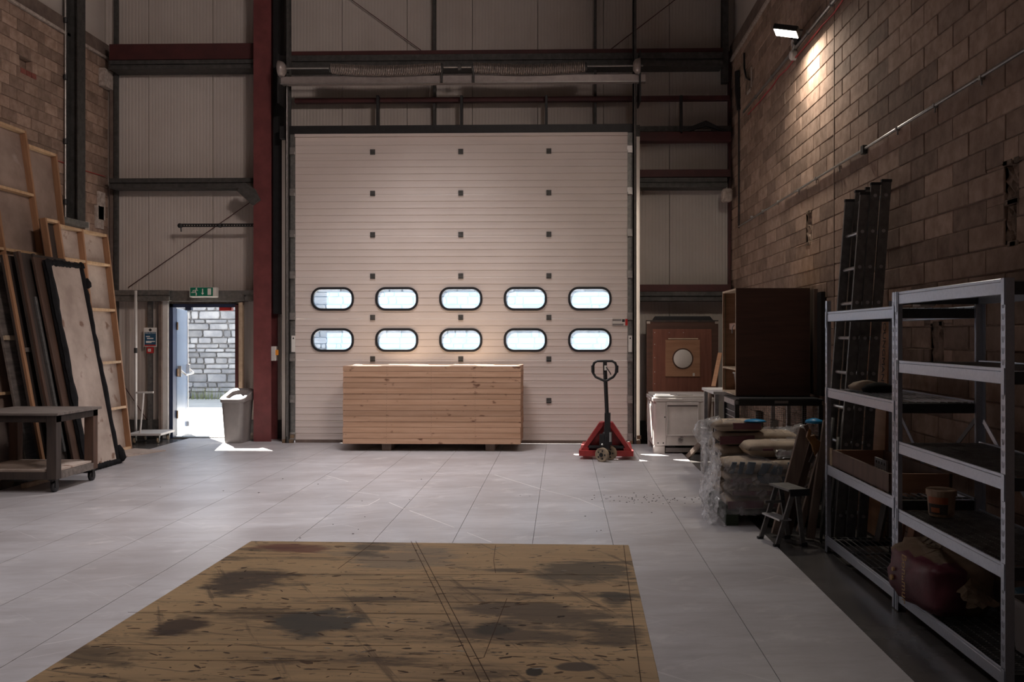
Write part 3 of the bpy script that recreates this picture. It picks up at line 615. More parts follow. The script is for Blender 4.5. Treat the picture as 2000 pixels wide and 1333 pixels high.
# ================================================================ EXIT DOOR
ed = thing('door_2', 'open blue fire exit door with push bar and dark frame', 'door', (EX0, YB, 0), kind='structure')
W_ = EX1 - EX0
MB().box(0.0, 0.055, -0.06, 0.07, 0, EZ).box(W_ - 0.035, W_, -0.06, 0.07, 0, EZ).box(0, W_, -0.06, 0.07, EZ - 0.055, EZ).obj('door_frame', 'navy', ed)
B(W_ - 0.012, W_ + 0.03, -0.16, -0.06, 0, EZ - 0.02).obj('jamb_lining', 'dark_red_steel', ed); B(-0.085, -0.005, -0.10, -0.02, 0, EZ + 0.12).obj('jamb_lining', 'white_paint', ed); B(-0.13, -0.085, -0.14, -0.06, 0.05, EZ + 0.1).obj('jamb_lining', 'timber_plate', ed)
B(W_ + 0.035, W_ + 0.095, -0.14, -0.07, 0.3, EZ + 0.02).obj('jamb_batten', 'ply_edge', ed)
B(0, W_, -0.05, 0.12, -0.03, 0.012).obj('threshold', 'galv', ed)
lf = thing('leaf_pivot', '', '', (EX0 + 0.06, YB + 0.07, 0)); del lf['label'], lf['category']
leaf = B(0, W_ - 0.11, 0, 0.045, 0.02, EZ - 0.07).obj('door_leaf', 'leaf_blue', ed, bevel=0.003)
leaf.location = (0.06, 0.075, 0); leaf.rotation_euler = (0, 0, math.radians(104)); bpy.data.objects.remove(lf)
for z in (0.35, 1.0, 1.72): MB().cyl((-0.012, -0.01, z - 0.06), (-0.012, -0.01, z + 0.06), 0.012, 8).box(0, 0.04, -0.006, -0.001, z - 0.06, z + 0.06).obj('hinge', 'brass', leaf)
MB().box(0.06, 0.13, -0.05, 0, 0.93, 1.10).box(W_ - 0.22, W_ - 0.14, -0.05, 0, 0.93, 1.10).tube([(0.09, -0.04, 1.03), (0.12, -0.11, 0.96), (W_ - 0.21, -0.11, 0.96), (W_ - 0.18, -0.04, 1.03)], 0.016, 8).obj('push_bar', 'chrome', leaf)
MB().cyl((W_ - 0.16, -0.02, 0.12), (W_ - 0.16, -0.02, 0.95), 0.008, 8).cyl((W_ - 0.16, -0.02, 1.1), (W_ - 0.16, -0.02, EZ - 0.12), 0.008, 8).box(W_ - 0.19, W_ - 0.13, -0.04, 0, 0.08, 0.16).obj('shoot_bolt', 'chrome', leaf)
B(W_ * 0.72, W_ * 0.9, -0.05, 0.03, EZ - 0.105, EZ - 0.05).obj('door_contact', 'sign_red', ed); B(0.24, 0.33, -0.04, 0.03, EZ - 0.1, EZ - 0.05).obj('closer_block', 'navy', ed)

# ---- exit sign
c0 = aY(396, 571, 13.36); es = thing('exit_sign', 'green and white running-man exit sign above the open door', 'sign', c0)
B(-0.205, 0.205, -0.0, 0.1, -0.075, 0.075).obj('case', 'sign_white', es, bevel=0.008)
B(-0.19, 0.155, -0.003, 0.0, -0.058, 0.07).obj('face', 'sign_green', es)
man = MB()
def seg(a, b, t): man.prism([(a[0] - t, a[1]), (a[0], a[1] - t), (b[0] + t, b[1]), (b[0], b[1] + t)], -0.005, -0.003, fx)
man.prism([(-0.095 + 0.013 * math.cos(t), 0.052 + 0.013 * math.sin(t)) for t in [k * math.pi / 4 for k in range(8)]], -0.005, -0.003, fx)
for P in ([(-0.125, 0.0), (-0.103, 0.0), (-0.09, 0.036), (-0.112, 0.036)], [(-0.175, -0.012), (-0.125, -0.010), (-0.112, 0.008), (-0.13, 0.006), (-0.172, 0.0)], [(-0.118, 0.0), (-0.104, 0.004), (-0.086, -0.022), (-0.094, -0.052), (-0.106, -0.052), (-0.103, -0.024)],
          [(-0.112, 0.036), (-0.15, 0.028), (-0.155, 0.008), (-0.146, 0.006), (-0.14, 0.02), (-0.112, 0.026)], [(-0.095, 0.034), (-0.075, 0.018), (-0.068, 0.024), (-0.09, 0.042)]): man.prism(P, -0.005, -0.003, fx)
man.obj('running_man_symbol', 'sign_white', es)
MB().prism([(-0.008, 0.05), (0.006, 0.05), (0.006, -0.012), (0.022, -0.012), (-0.001, -0.042), (-0.024, -0.012), (-0.008, -0.012)], -0.005, -0.003, fx).obj('arrow_symbol', 'sign_white', es)
B(0.075, 0.128, -0.005, -0.003, -0.042, 0.055).obj('doorway_symbol', 'sign_white', es)

# ---- fire notice and call point on the cladding
c0 = aY(293.5, 659, 13.52); fs = thing('fire_notice', 'white and blue fire action notice above the red call point', 'sign', c0)
B(-0.1, 0.1, 0, 0.004, -0.145, 0.145).obj('plate', 'sign_white', fs); B(-0.088, 0.088, -0.002, 0, -0.132, 0.078).obj('blue_field', 'sign_blue', fs); B(-0.088, 0.088, -0.003, 0, -0.135, -0.115).obj('red_band', 'sign_red', fs)
MB().prism([(0.022 * math.cos(k * math.pi / 8), 0.11 + 0.022 * math.sin(k * math.pi / 8)) for k in range(16)], -0.002, 0, fx).obj('roundel', 'ink', fs)
text('FIRE ACTION', 0.028, (0, -0.003, 0.062), FRONT, 'sign_white', fs)
for x0, x1, z in ((-0.065, -0.005, 0.01), (-0.05, 0.05, -0.02), (-0.065, 0.075, -0.065), (-0.065, 0.02, -0.08)): B(x0, x1, -0.003, 0, z - 0.008, z + 0.008).obj('print_line', 'sign_white', fs)
c0 = aY(292, 684.5, 13.5); cp = thing('call_point', 'small red fire alarm call point under the notice', 'fire alarm', c0)
B(-0.047, 0.047, 0, 0.05, -0.047, 0.047).obj('case', 'sign_red', cp, bevel=0.006); B(-0.023, 0.023, -0.004, 0.0, -0.022, 0.022).obj('glass', 'sign_white', cp); B(-0.004, 0.004, -0.006, 0, -0.006, 0.006).obj('mark', 'ink', cp)
tag(MB().box(aY(289, 600, 13.54).x, aY(297, 600, 13.54).x, 13.53, 13.58, 0.02, aY(293, 568, 13.54).z).obj('cable_trunking', 'alu_dull'), 'grey vertical cable trunking behind the fire notice', 'conduit')
wp = thing('white_pole', 'slim white plastic pipe standing upright beside the fire notice', 'pole', (aY(265, 700, 13.25).x, 13.25, 0.0))
zt = aY(265, 568, 13.25).z; MB().cyl((0, 0, 0), (0, 0, zt), 0.021, 10).obj('pipe', 'white_paint', wp, smooth=True); MB().cyl((0, 0, aY(265, 690, 13.25).z), (0, 0, aY(265, 680, 13.25).z), 0.024, 10).obj('tape_band', 'ink', wp)
# slotted bar from the column
z = aY(420, 441, 13.3).z; x0, x1 = aY(352, 441, 13.3).x, aY(497, 439, 13.3).x
sb = thing('slotted_bar', 'black slotted steel bar bolted to the red column', 'bracket', (x0, 13.3, z))
n = 28; m = MB().box(0, x1 - x0, -0.01, 0.01, 0.012, 0.03).box(0, x1 - x0, -0.01, 0.01, -0.02, -0.004)
for k in range(n + 1): u = (x1 - x0) * k / n; m.box(u - 0.011, u + 0.011, -0.01, 0.01, -0.006, 0.014)
m.obj('bar', 'black_steel', sb); MB().lathe([(0.01, -0.03), (0.036, -0.02), (0.036, 0.02), (0.01, 0.03)], 12, (0, 0, 0), 'y').obj('end_knob', 'black_steel', sb); MB().lathe([(0.01, -0.04), (0.03, -0.03), (0.03, 0.03), (0.01, 0.04)], 12, (aY(429, 441, 13.3).x - x0, 0, 0), 'y').obj('clamp_knob', 'black_steel', sb); MB().cyl((0.01, 0, -0.02), (0.015, 0, -0.09), 0.01, 6).obj('hook', 'black_steel', sb)

def portal(x, z, w_, h_, Y):
    l = bpy.data.lights.new('daylight_portal', 'AREA'); l.shape = 'RECTANGLE'; l.size = w_; l.size_y = h_; l.cycles.is_portal = True
    o = bpy.data.objects.new('daylight_portal', l); COL.objects.link(o); o.location = (x, Y, z); o.rotation_euler = (-math.pi / 2, 0, 0)
for x in WX:
    for z in WZ: portal(x, z, WW, WH, DOOR_Y + 0.09)
portal((EX0 + EX1) / 2, EZ / 2, W_, EZ, 13.85)
# ================================================================ OUTSIDE
tag(B(-45, 45, 13.84, 75, -0.3, -0.04).obj('ground', 'exterior_ground'), 'sunlit pale yard surface outside the doors', 'ground', kind='structure')
YW = 22.6
sw = B(-15, 14, YW + 0.06, YW + 0.5, -0.1, 3.3).obj('stone_wall', 'stone_mortar'); tag(sw, 'rubble stone boundary wall across the yard', 'wall', kind='structure')
R2 = random.Random(5); z = -0.04; shown = 0; rest = MB()
while z < 3.3:
    h = R2.uniform(0.09, 0.22); x = -12.5 + R2.uniform(-0.3, 0)
    while x < 12:
        l = R2.uniform(0.18, 0.62)
        if R2.random() < 0.10 and h < 0.2: l = h
        d = R2.uniform(0.0, 0.05); j = 0.012
        q = [(x + j + R2.uniform(0, 0.03), z + j), (x + l - j - R2.uniform(0, 0.03), z + j), (x + l - j, z + h * 0.4), (x + l - j - R2.uniform(0, 0.03), z + h - j), (x + j + R2.uniform(0, 0.03), z + h - j), (x + j, z + h * 0.6)]
        if x < -6.6 and shown < 290 and -11 < x:
            MB().prism(q, YW - d, YW + 0.1, fx).obj('stone', 'stone', sw, bevel=0.012, seg=1); shown += 1
        else: rest.prism(q, YW - d, YW + 0.1, fx)
        x += l
    z += h
rest.obj('stone', 'stone', sw, kind='stuff')
gr = MB(); R3 = random.Random(9)
for k in range(420):
    x = R3.uniform(-11, -5); y = YW - R3.uniform(0.05, 0.3); hh = R3.uniform(0.08, 0.34); dx = R3.uniform(-0.08, 0.08)
    gr.add([(x - 0.008, y, -0.04), (x + 0.008, y, -0.04), (x + dx, y - 0.03, hh)], [(0, 1, 2)])
tag(gr.obj('weeds', 'grass'), 'thin dry grass along the foot of the stone wall', 'grass', kind='stuff')
sd = thing('shed_building', 'pale ribbed industrial shed beyond the stone wall', 'building', (0, 40, -0.04))
m = MB(); 
for k in range(60): m.box(-24 + 0.8 * k, -23.55 + 0.8 * k, -0.06, 0, 0, 7)
m.box(-24, 24, 0, 12, 0, 7); m.obj('walls', 'shed_white', sd); MB().prism([(-0.3, 7), (12.3, 7), (6, 9)], -24.4, 24.4, lambda u, v, d: (d, u, v)).obj('roof', 'galv', sd)
for x in (-9, -2, 5): B(x, x + 3.4, -0.12, 0, 0, 4.2).obj('shutter', 'galv', sd)

# ================================================================ STACK OF PINE FRAMES
XA, XB_, YF, YK = -2.985, -0.563, 12.13, 12.96
for i, x in enumerate((-2.40, -0.98)):
    bx_ = B(-0.065, 0.065, 0, YK - YF - 0.1, 0, 0.1).obj('timber_bearer', 'plank_wood', bevel=0.004); bx_.location = (x, YF + 0.06, 0)
    tag(bx_, ('left' if i == 0 else 'right') + ' timber bearer under the stack of pine frames', 'timber', 'bearers under the stack')
ordn = ['bottom', 'second from bottom', 'third from bottom', 'fourth from bottom', 'fifth from bottom', 'sixth from bottom', 'seventh from bottom', 'seventh from top', 'sixth from top', 'fifth from top', 'fourth from top', 'third from top', 'second from top', 'topmost']
hf = (1.163 - 0.1) / 14; R4 = random.Random(4); cache = {}
Wf, Df = XB_ - XA, YK - YF
def frame_meshes():
    h = hf - 0.0025
    return {'front_rail': B(0, Wf, 0, 0.022, 0, h), 'back_rail': B(0, Wf, Df - 0.022, Df, 0, h)}
rail_me = MB().box(0, Wf, 0, 0.022, 0, hf - 0.0030)
for i in range(14):
    r = thing('pine_frame', f'pale pine board frame, {ordn[i]} in the stack before the big door', 'timber frame', (XA + R4.uniform(-0.004, 0.004), YF + R4.uniform(-0.003, 0.003), 0.1 + i * hf), 0, 'stacked pine frames')
    h = hf - 0.004
    def part(nm, key, mb, m='pine', loc=(0, 0, 0)):
        if key not in cache:
            me = mb().mesh(nm); me.materials.append(MATS[m]); cache[key] = me
        o = bpy.data.objects.new(nm, cache[key]); COL.objects.link(o); o.parent = r; o.location = loc; return o
    part('front_rail', 'fr', lambda: B(0, Wf, 0, 0.022, 0, h)); part('back_rail', 'fr', None, loc=(0, Df - 0.022, 0))
    for x in (0, Wf - 0.022): part('side_rail', 'sr', lambda: B(0, 0.022, 0.0225, Df - 0.0225, 0, h), 'pine_side', (x, 0, 0))
    for px in (755, 842, 928): part('cross_batten', 'cb', lambda: B(-0.02, 0.02, 0.0225, Df - 0.0225, 0, h - 0.006), 'pine_side', (aY(px, 800, YF).x - XA, 0, 0))
    part('deck_sheet', 'dk', lambda: B(0.0225, Wf - 0.0225, 0.0225, Df - 0.0225, h - 0.006, h), 'pine_deck')
    def nails():
        m = MB()
        for px in (755, 842, 928):
            for z in (0.02, 0.055): m.cyl((aY(px, 800, YF).x - XA, -0.0008, z), (aY(px, 800, YF).x - XA, 0.001, z), 0.0035, 6)
        return m
    part('nail_head', 'nl', nails, 'ink')['kind'] = 'stuff'

# ================================================================ LEFT: LEANING FLATS
def lean(name, label, cat, Y0, Xb, Xt, Ht, group=None):
    up = Vector((Xt - Xb, 0, Ht)).normalized(); wv = Vector((0, 1, 0)); n = up.cross(wv)
    M = Matrix((wv, n, up)).transposed()
    return thing(name, label, cat, (Xb, Y0, 0.004), group=group, rot=M.to_euler()), math.hypot(Xt - Xb, Ht)
def flat(label, Y0, Y1, Xb, Xt, Ht, stiles, rails, sheet='hardboard', t=0.075, sw_=0.034, edge='pine_pale', group='framed flats leaning on left wall'):
    r, L = lean('timber_flat', label, 'flat', Y0, Xb, Xt, Ht, group); W = Y1 - Y0
    B(0.002, W - 0.002, 0.0, 0.006, 0.002, L - 0.002).obj('sheet', sheet, r)
    for u in [0.0] + [W * s for s in stiles] + [W - sw_]: B(u, u + sw_, -t, -0.0005, 0, L).obj('stile', 'pine_side', r, bevel=0.002, seg=1)
    us = [0.0] + [W * s for s in stiles] + [W - sw_]
    for q in [0.0] + list(rails) + [1.0]:
        for a, b in zip(us, us[1:]):
            z = min(max(q * L, 0), L - sw_); B(a + sw_ + 0.0005, b - 0.0005, -t + 0.002, -0.0005, z, z + sw_).obj('rail', edge, r, bevel=0.002, seg=1)
    return r
flat('pale pine framed flat with clear backing, nearest the exit door', 10.95, 12.25, -6.02, -6.36, 2.96, (0.48,), (0.19, 0.40, 0.64, 0.85), 'stained_panel')
flat('pine framed flat half hidden behind the tallest flat', 11.05, 11.72, -6.33, -6.77, 3.97, (), (0.25, 0.5, 0.75))
flat('tallest pine framed flat, cut off by the picture edge', 9.5, 10.95, -6.12, -6.72, 4.1, (0.45,), (0.22, 0.45, 0.62, 0.80), 'hardboard')
flat('narrow pine flat edge between tallest and pale flats', 10.62, 10.93, -5.82, -6.29, 2.98, (), (0.3, 0.6), 'dark_board')
# stained sheet in black cloth border
r, L = lean('stained_sheet', 'stained pale sheet bound in black cloth leaning on the flats', 'panel', 10.12, -5.45, -5.93, 2.44)
B(0.06, 0.70, -0.012, -0.004, 0.06, L - 0.05).obj('sheet', 'stained_panel', r); B(0.0, 0.78, -0.004, 0.03, 0.0, L).obj('backing_board', 'black_cloth', r)
RB = random.Random(21)
def strip(p, q, w0):
    pts = []; n = 26; p, q = Vector(p), Vector(q); m = MB(); d = (q - p); s_ = Vector((d.z, 0, -d.x)).normalized(); vs = []
    for k in range(n + 1):
        c = p + d * k / n; wv = w0 * RB.uniform(0.75, 1.25); th = RB.uniform(0.012, 0.030)
        vs += [c - s_ * wv / 2 + Vector((0, 0.0, 0)), c - s_ * wv * 0.2 + Vector((0, -th, 0)), c + s_ * wv * 0.3 + Vector((0, -th * 1.1, 0)), c + s_ * wv / 2 + Vector((0, 0.02, 0))]
    return m.add(vs, [(4 * k + j, 4 * k + j + 1, 4 * k + 5 + j, 4 * k + 4 + j) for k in range(n) for j in range(3)])
for nm, p, q, w0 in (('border', (0.035, -0.014, 0.0), (0.035, -0.014, L), 0.09), ('border', (0.745, -0.014, L), (0.745, -0.014, 0.0), 0.085), ('border', (0.0, -0.014, L - 0.03), (0.76, -0.014, L - 0.02), 0.08), ('border', (0.78, -0.014, 0.03), (0.0, -0.014, 0.03), 0.08)):
    strip(p, q, w0).obj(nm, 'black_cloth', r, smooth=True)
MB().lathe([(0.01, -0.06), (0.045, -0.04), (0.05, 0.01), (0.02, 0.07)], 8, (0.80, -0.02, L - 0.24)).obj('cloth_knot', 'black_cloth', r, smooth=True); MB().lathe([(0.02, -0.09), (0.06, -0.05), (0.05, 0.05), (0.015, 0.12)], 8, (0.79, -0.03, 0.10)).obj('cloth_knot', 'black_cloth', r, smooth=True)
MB().lathe([(0.01, -0.04), (0.04, -0.03), (0.035, 0.02), (0.01, 0.05)], 8, (0.74, -0.02, L - 0.02)).obj('cloth_knot', 'black_cloth', r, smooth=True)
def board(label, Y0, Y1, Xb, Xt, Ht, m, t=0.03, strips=()):
    r, L = lean('leaning_board', label, 'board', Y0, Xb, Xt, Ht, 'boards stacked behind the stained sheet')
    B(0, Y1 - Y0, -t, 0, 0, L).obj('panel', m, r, bevel=0.003, seg=1)
    for a, b, z0, z1, mm in strips: B(a, b, -t - 0.03, -t - 0.0005, z0 * L, z1 * L).obj('batten', mm, r, bevel=0.002, seg=1)
board('dark brown board directly behind the stained sheet', 10.0, 10.86, -5.52, -6.02, 2.46, 'brown_board', 0.03)
board('blackened board with battens, second behind the stained sheet', 9.80, 10.8, -5.62, -6.10, 2.50, 'dark_board', 0.03, ((0.0, 0.05, 0, 1, 'brown_board'), (0.16, 0.2, 0.1, 0.8, 'alu_dull'), (0.28, 0.32, 0, 1, 'dark_board')))
board('black grained board by the picture edge under the tall flat', 9.72, 10.22, -5.74, -6.2, 2.46, 'dark_board', 0.03, ((0.0, 0.05, 0, 1, 'pine_side'), (0.06, 0.5, 0.56, 0.58, 'grey_ply'), (0.40, 0.44, 0, 1, 'brown_board')))
board('brown pine framed board at the left picture edge', 9.72, 10.25, -5.90, -6.36, 2.44, 'grey_ply', 0.03, ((0.42, 0.47, 0, 1, 'pine_side'), (0.0, 0.42, 0.62, 0.64, 'ply_edge'), (0.50, 0.52, 0, 1, 'pine_pale')))
bt = thing('timber_batten', 'pale timber batten lying on the floor under the trolley', 'timber', (-5.55, 9.1, 0)); B(-0.03, 0.03, 0, 0.5, 0, 0.045).obj('batten', 'ply_edge', bt, bevel=0.003); 
c_ = aZ(240, 888); ss = thing('floor_offcut', 'thin pale sheet offcut on the floor beside the pale flat', 'board', (c_.x - 0.05, c_.y + 0.1, 0.0), -0.35); B(-0.2, 0.35, -0.25, 0.4, 0, 0.012).obj('sheet', 'stained_panel', ss)
B(0.06, 0.16, -0.26, -0.2, 0.012, 0.02).obj('tape', 'ink', ss)
# red laser-straight cable on the left wall
p0, p1 = aX(98, 308, XL + 0.012), aX(205, 345, XL + 0.012)
tag(MB().tube([p0 + (p0 - p1) * 0.6, p0, (p0 + p1) / 2 + Vector((0, 0, -0.02)), p1], 0.006, 6).obj('red_cable', 'red_cable'), 'thin red cable along the left block wall', 'cable')

# ---- wooden trolley
tr = thing('wooden_trolley', 'dark worn two-tier wooden trolley on black castors', 'trolley', (-5.06, 8.84, 0))
TW, TD, TZ = 0.93, 0.80, 0.80
B(-TW, 0.03, -0.03, TD + 0.03, TZ - 0.025, TZ).obj('top', 'grey_ply', tr, bevel=0.003)
for a in ((-TW, 0.0, 0.0, 0.03), (-TW, 0.0, TD - 0.03, TD)): B(a[0], a[1], a[2], a[3], TZ - 0.095, TZ - 0.026).obj('apron', 'dark_board', tr)
for a in ((-0.03, 0.0), (-TW, -TW + 0.03)): B(a[0], a[1], 0.031, TD - 0.031, TZ - 0.095, TZ - 0.026).obj('apron', 'dark_board', tr)
for x in (-0.10, -TW):
    for y in (0.0, TD - 0.09):
        m = 'dark_board' if y == 0 else 'brown_board'
        B(x, x + 0.10, y - 0.004, y + 0.09, 0.13, TZ - 0.027).obj('leg', m, tr, bevel=0.004)
        cx_, cy_ = x + 0.05, y + 0.045
        ca = MB().box(cx_ - 0.035, cx_ + 0.035, cy_ - 0.035, cy_ + 0.035, 0.118, 0.128).box(cx_ - 0.028, cx_ - 0.022, cy_ - 0.02, cy_ + 0.03, 0.045, 0.118).box(cx_ + 0.022, cx_ + 0.028, cy_ - 0.02, cy_ + 0.03, 0.045, 0.118).obj('castor_fork', 'black_steel', tr)
        MB().lathe([(0.03, -0.018), (0.052, -0.015), (0.052, 0.015), (0.03, 0.018)], 18, (cx_, cy_ + 0.012, 0.052), 'x').obj('wheel', 'rubber', ca, smooth=True)
B(-TW + 0.02, -0.02, 0.02, TD - 0.02, 0.205, 0.225).obj('shelf', 'stained_panel', tr)
for y in (0.0, TD - 0.03): B(-TW + 0.1005, -0.1005, y, y + 0.03, 0.13, 0.204).obj('shelf_rail', 'dark_board', tr)
B(-0.03, 0.0, 0.0905, TD - 0.0905, 0.13, 0.20).obj('shelf_rail', 'grey_ply', tr)

# ---- white flatbed hand trolley
wt = thing('hand_trolley', 'white steel flatbed hand trolley with tee handle near exit door', 'trolley', (aZ(287, 866).x, 12.86, 0), 0.06)
B(-0.24, 0.24, 0.0, 0.55, 0.115, 0.15).obj('deck', 'white_paint', wt, bevel=0.006)
for x in (-0.17, 0.17):
    for y in (0.08, 0.47):
        f_ = MB().box(x - 0.025, x + 0.025, y - 0.02, y + 0.02, 0.08, 0.114).box(x - 0.022, x - 0.016, y - 0.015, y + 0.015, 0.03, 0.08).box(x + 0.016, x + 0.022, y - 0.015, y + 0.015, 0.03, 0.08).obj('castor_fork', 'galv', wt)
        MB().lathe([(0.02, -0.012), (0.042, -0.01), (0.042, 0.01), (0.02, 0.012)], 14, (x, y, 0.042), 'x').obj('wheel', 'wheel_tan', f_, smooth=True)
MB().cyl((-0.08, 0.06, 0.15), (-0.03, 0.06, 0.74), 0.014, 8).obj('handle_stem', 'white_paint', wt); MB().cyl((-0.15, 0.06, 0.74), (0.11, 0.06, 0.745), 0.014, 8).obj('handle_bar', 'white_paint', wt)

# ---- recycling bin
rb = thing('recycling_bin', 'tall slim grey plastic recycling bin beside the red column', 'bin', (aY(464, 800, 13.14).x, 13.14, 0), -0.05)
def loop(w, d, z, zt=0.0, n=5, r=0.06): return [(u, v, z + zt * (v / d)) for u, v in rrect(w, d, min(r, w / 2.2, d / 2.2), n)]
def loft(loops, cap0=True, cap1=True):
    n = len(loops[0]); m = MB(); vs = [p for l in loops for p in l]; fs = [(i * n + j, i * n + (j + 1) % n, (i + 1) * n + (j + 1) % n, (i + 1) * n + j) for i in range(len(loops) - 1) for j in range(n)]
    if cap0: fs.append(tuple(range(n))[::-1])
    if cap1: fs.append(tuple((len(loops) - 1) * n + j for j in range(n)))
    return m.add(vs, fs)
loft([loop(0.27, 0.36, 0.0), loop(0.275, 0.365, 0.03), loop(0.335, 0.45, 0.64, 0.02)]).obj('body', 'bin_grey', rb, smooth=False)
loft([loop(0.345, 0.46, 0.60, 0.02, r=0.08), loop(0.375, 0.49, 0.62, 0.04, r=0.09), loop(0.38, 0.50, 0.70, 0.12, r=0.09), loop(0.36, 0.48, 0.715, 0.13, r=0.09), loop(0.26, 0.36, 0.705, 0.10, r=0.09), loop(0.23, 0.32, 0.66, 0.08, r=0.08)], False, True).obj('rim', 'bin_grey', rb)
pos = B(-0.065, 0.065, -0.003, 0, -0.105, 0.105).obj('label_sticker', 'sign_white', rb); pos.location = (-0.035, -0.206, 0.44); pos.rotation_euler = (math.radians(4), 0, 0)
for a in ((-0.05, 0.0, -0.08, -0.03, 'sign_red'), (0.005, 0.05, -0.08, -0.03, 'sign_lime'), (-0.05, 0.05, -0.098, -0.086, 'bin_grey')): B(a[0], a[1], -0.004, -0.003, a[2], a[3]).obj('print_block', a[4], pos)
MB().ring([(-0.02, 0.0), (0.02, 0.0), (0.024, 0.07), (-0.024, 0.07)], [(-0.015, 0.005), (0.015, 0.005), (0.019, 0.065), (-0.019, 0.065)], -0.004, -0.003, fx).obj('bin_symbol', 'bin_grey', pos)
# debris beside it
c_ = aZ(490, 864); db = thing('brick_rubble', 'small pale broken block pieces between bin and red column', 'rubble', (-4.66, 13.47, -0.012)); B(-0.08, 0.08, -0.06, 0.06, 0, 0.07).obj('lump', 'plaster', db, bevel=0.015); B(-0.06, 0.03, -0.04, 0.05, 0.07, 0.11).obj('lump', 'plaster', db, bevel=0.012)
# ================================================================ PALLET TRUCK
pt = thing('pallet_truck', 'red hand pallet truck with black steering handle', 'pallet truck', (aZ(1183, 895).x, 11.42, 0), math.radians(-3))
for s in (-1, 1):
    m = MB().prism([(0.0, 0.075), (0.0, 0.10), (0.16, 0.135), (1.0, 0.10), (1.06, 0.075)], s * 0.25 - 0.08, s * 0.25 + 0.08, lambda u, v, d: (d, 0.05 + u, v)).obj('fork', 'truck_red', pt, bevel=0.004)
    MB().cyl((s * 0.25 - 0.05, 0.95, 0.04), (s * 0.25 + 0.05, 0.95, 0.04), 0.04, 14).obj('load_roller', 'wheel_tan', m)
# sloped red body plates either side of the pump
tri = lambda s: [(s * 0.33, 0.05), (s * 0.33, 0.105), (s * 0.085, 0.47), (s * 0.035, 0.47), (s * 0.035, 0.43), (s * 0.27, 0.105), (s * 0.20, 0.05)]
for s in (-1, 1): MB().prism(tri(s), -0.02, 0.12, fx).obj('side_gusset', 'truck_red', pt, bevel=0.004); B(s * 0.12, s * 0.345, -0.05, 0.14, 0.045, 0.115).obj('foot_plate', 'truck_red', pt, bevel=0.004); B(s * 0.22, s * 0.30, -0.03, 0.0, 0.115, 0.15).obj('lug', 'truck_red', pt)
MB().prism([(-0.30, 0.11), (0.30, 0.11), (0.07, 0.45), (-0.07, 0.45)], 0.07, 0.09, fx).obj('back_plate', 'truck_red', pt); B(-0.07, 0.07, 0.0, 0.12, 0.43, 0.475).obj('top_plate', 'truck_red', pt, bevel=0.003)
B(-0.22, 0.22, -0.045, 0.05, 0.145, 0.175).obj('cross_link', 'truck_black', pt); 
MB().lathe([(0.045, 0.0), (0.05, 0.02), (0.05, 0.20), (0.03, 0.22), (0.028, 0.28)], 16, (0, -0.09, 0.14)).box(-0.085, -0.02, -0.14, -0.06, 0.17, 0.33).box(0.02, 0.075, -0.14, -0.07, 0.20, 0.36).obj('hydraulic_pump', 'truck_black', pt, bevel=0.003)
MB().cyl((0.055, -0.15, 0.24), (0.055, -0.15, 0.36), 0.016, 10).lathe([(0.01, 0), (0.02, 0.01), (0.02, 0.02), (0.01, 0.03)], 10, (-0.05, -0.145, 0.2), 'y').obj('release_valve', 'chrome', pt)
B(-0.20, -0.06, -0.15, -0.13, 0.175, 0.185).obj('pedal', 'truck_black', pt)
AX = Vector((-0.5, -0.87, 0)).normalized(); AZ_ = Matrix.Rotation(math.atan2(AX.y, AX.x), 4, 'Z')
for s in (1, -1):
    c_ = Vector((0.0, -0.15, 0.088)) + AX * 0.10 * s
    wh = MB().lathe([(0.03, -0.020), (0.070, -0.020), (0.074, -0.024), (0.088, -0.022), (0.088, 0.022), (0.074, 0.024), (0.070, 0.020), (0.03, 0.020)], 28, (0, 0, 0), 'x').obj('steer_wheel', 'wheel_tan', pt)
    wh.matrix_local = Matrix.Translation(c_) @ AZ_
    MB().lathe([(0.008, -0.034), (0.026, -0.030), (0.026, 0.030), (0.008, 0.034)], 14, (0, 0, 0), 'x').obj('hub', 'truck_black', wh)
    for k in range(5):
        t = k * 2 * math.pi / 5; MB().cyl((-0.021, 0.05 * math.cos(t), 0.05 * math.sin(t)), (0.021, 0.05 * math.cos(t), 0.05 * math.sin(t)), 0.012, 8).obj('wheel_hole', 'truck_black', wh)
MB().cyl(Vector((0, -0.15, 0.088)) - AX * 0.13, Vector((0, -0.15, 0.088)) + AX * 0.13, 0.014, 8).obj('axle', 'truck_black', pt)
hd = MB().tube([(0.012, -0.10, 0.34), (0.010, -0.12, 0.60), (-0.012, -0.17, 1.12)], [0.030, 0.026, 0.026], 10).box(-0.02, 0.055, -0.15, -0.07, 0.30, 0.60).obj('handle_stem', 'truck_black', pt, smooth=False)
lp = [(-0.10, 1.255), (-0.14, 1.23), (-0.155, 1.18), (-0.15, 1.10), (-0.12, 1.055), (-0.02, 1.01), (0.02, 1.01), (0.10, 1.055), (0.13, 1.10), (0.14, 1.18), (0.125, 1.23), (0.085, 1.255)]
hl = MB().tube([(u - 0.01, -0.18, v) for u, v in lp], 0.016, 8, True).obj('handle_loop', 'truck_black', pt, smooth=True)
for s in (-1, 1): MB().cyl((s * 0.148 - 0.016, -0.18, 1.11), (s * 0.150 - 0.016, -0.18, 1.20), 0.022, 10).obj('grip', 'rubber', hl)
MB().bar((-0.012, -0.17, 1.09), (-0.014, -0.182, 1.25), 0.05, 0.03, (0, 1, 0)).obj('handle_head', 'truck_black', pt); MB().tube([(0.0, -0.20, 1.18), (0.03, -0.21, 1.14), (0.055, -0.21, 1.10), (0.058, -0.21, 1.085)], 0.007, 6).obj('release_lever', 'truck_black', pt); B(-0.022, 0.008, -0.200, -0.197, 1.14, 1.20).obj('maker_plate', 'sign_white', pt)

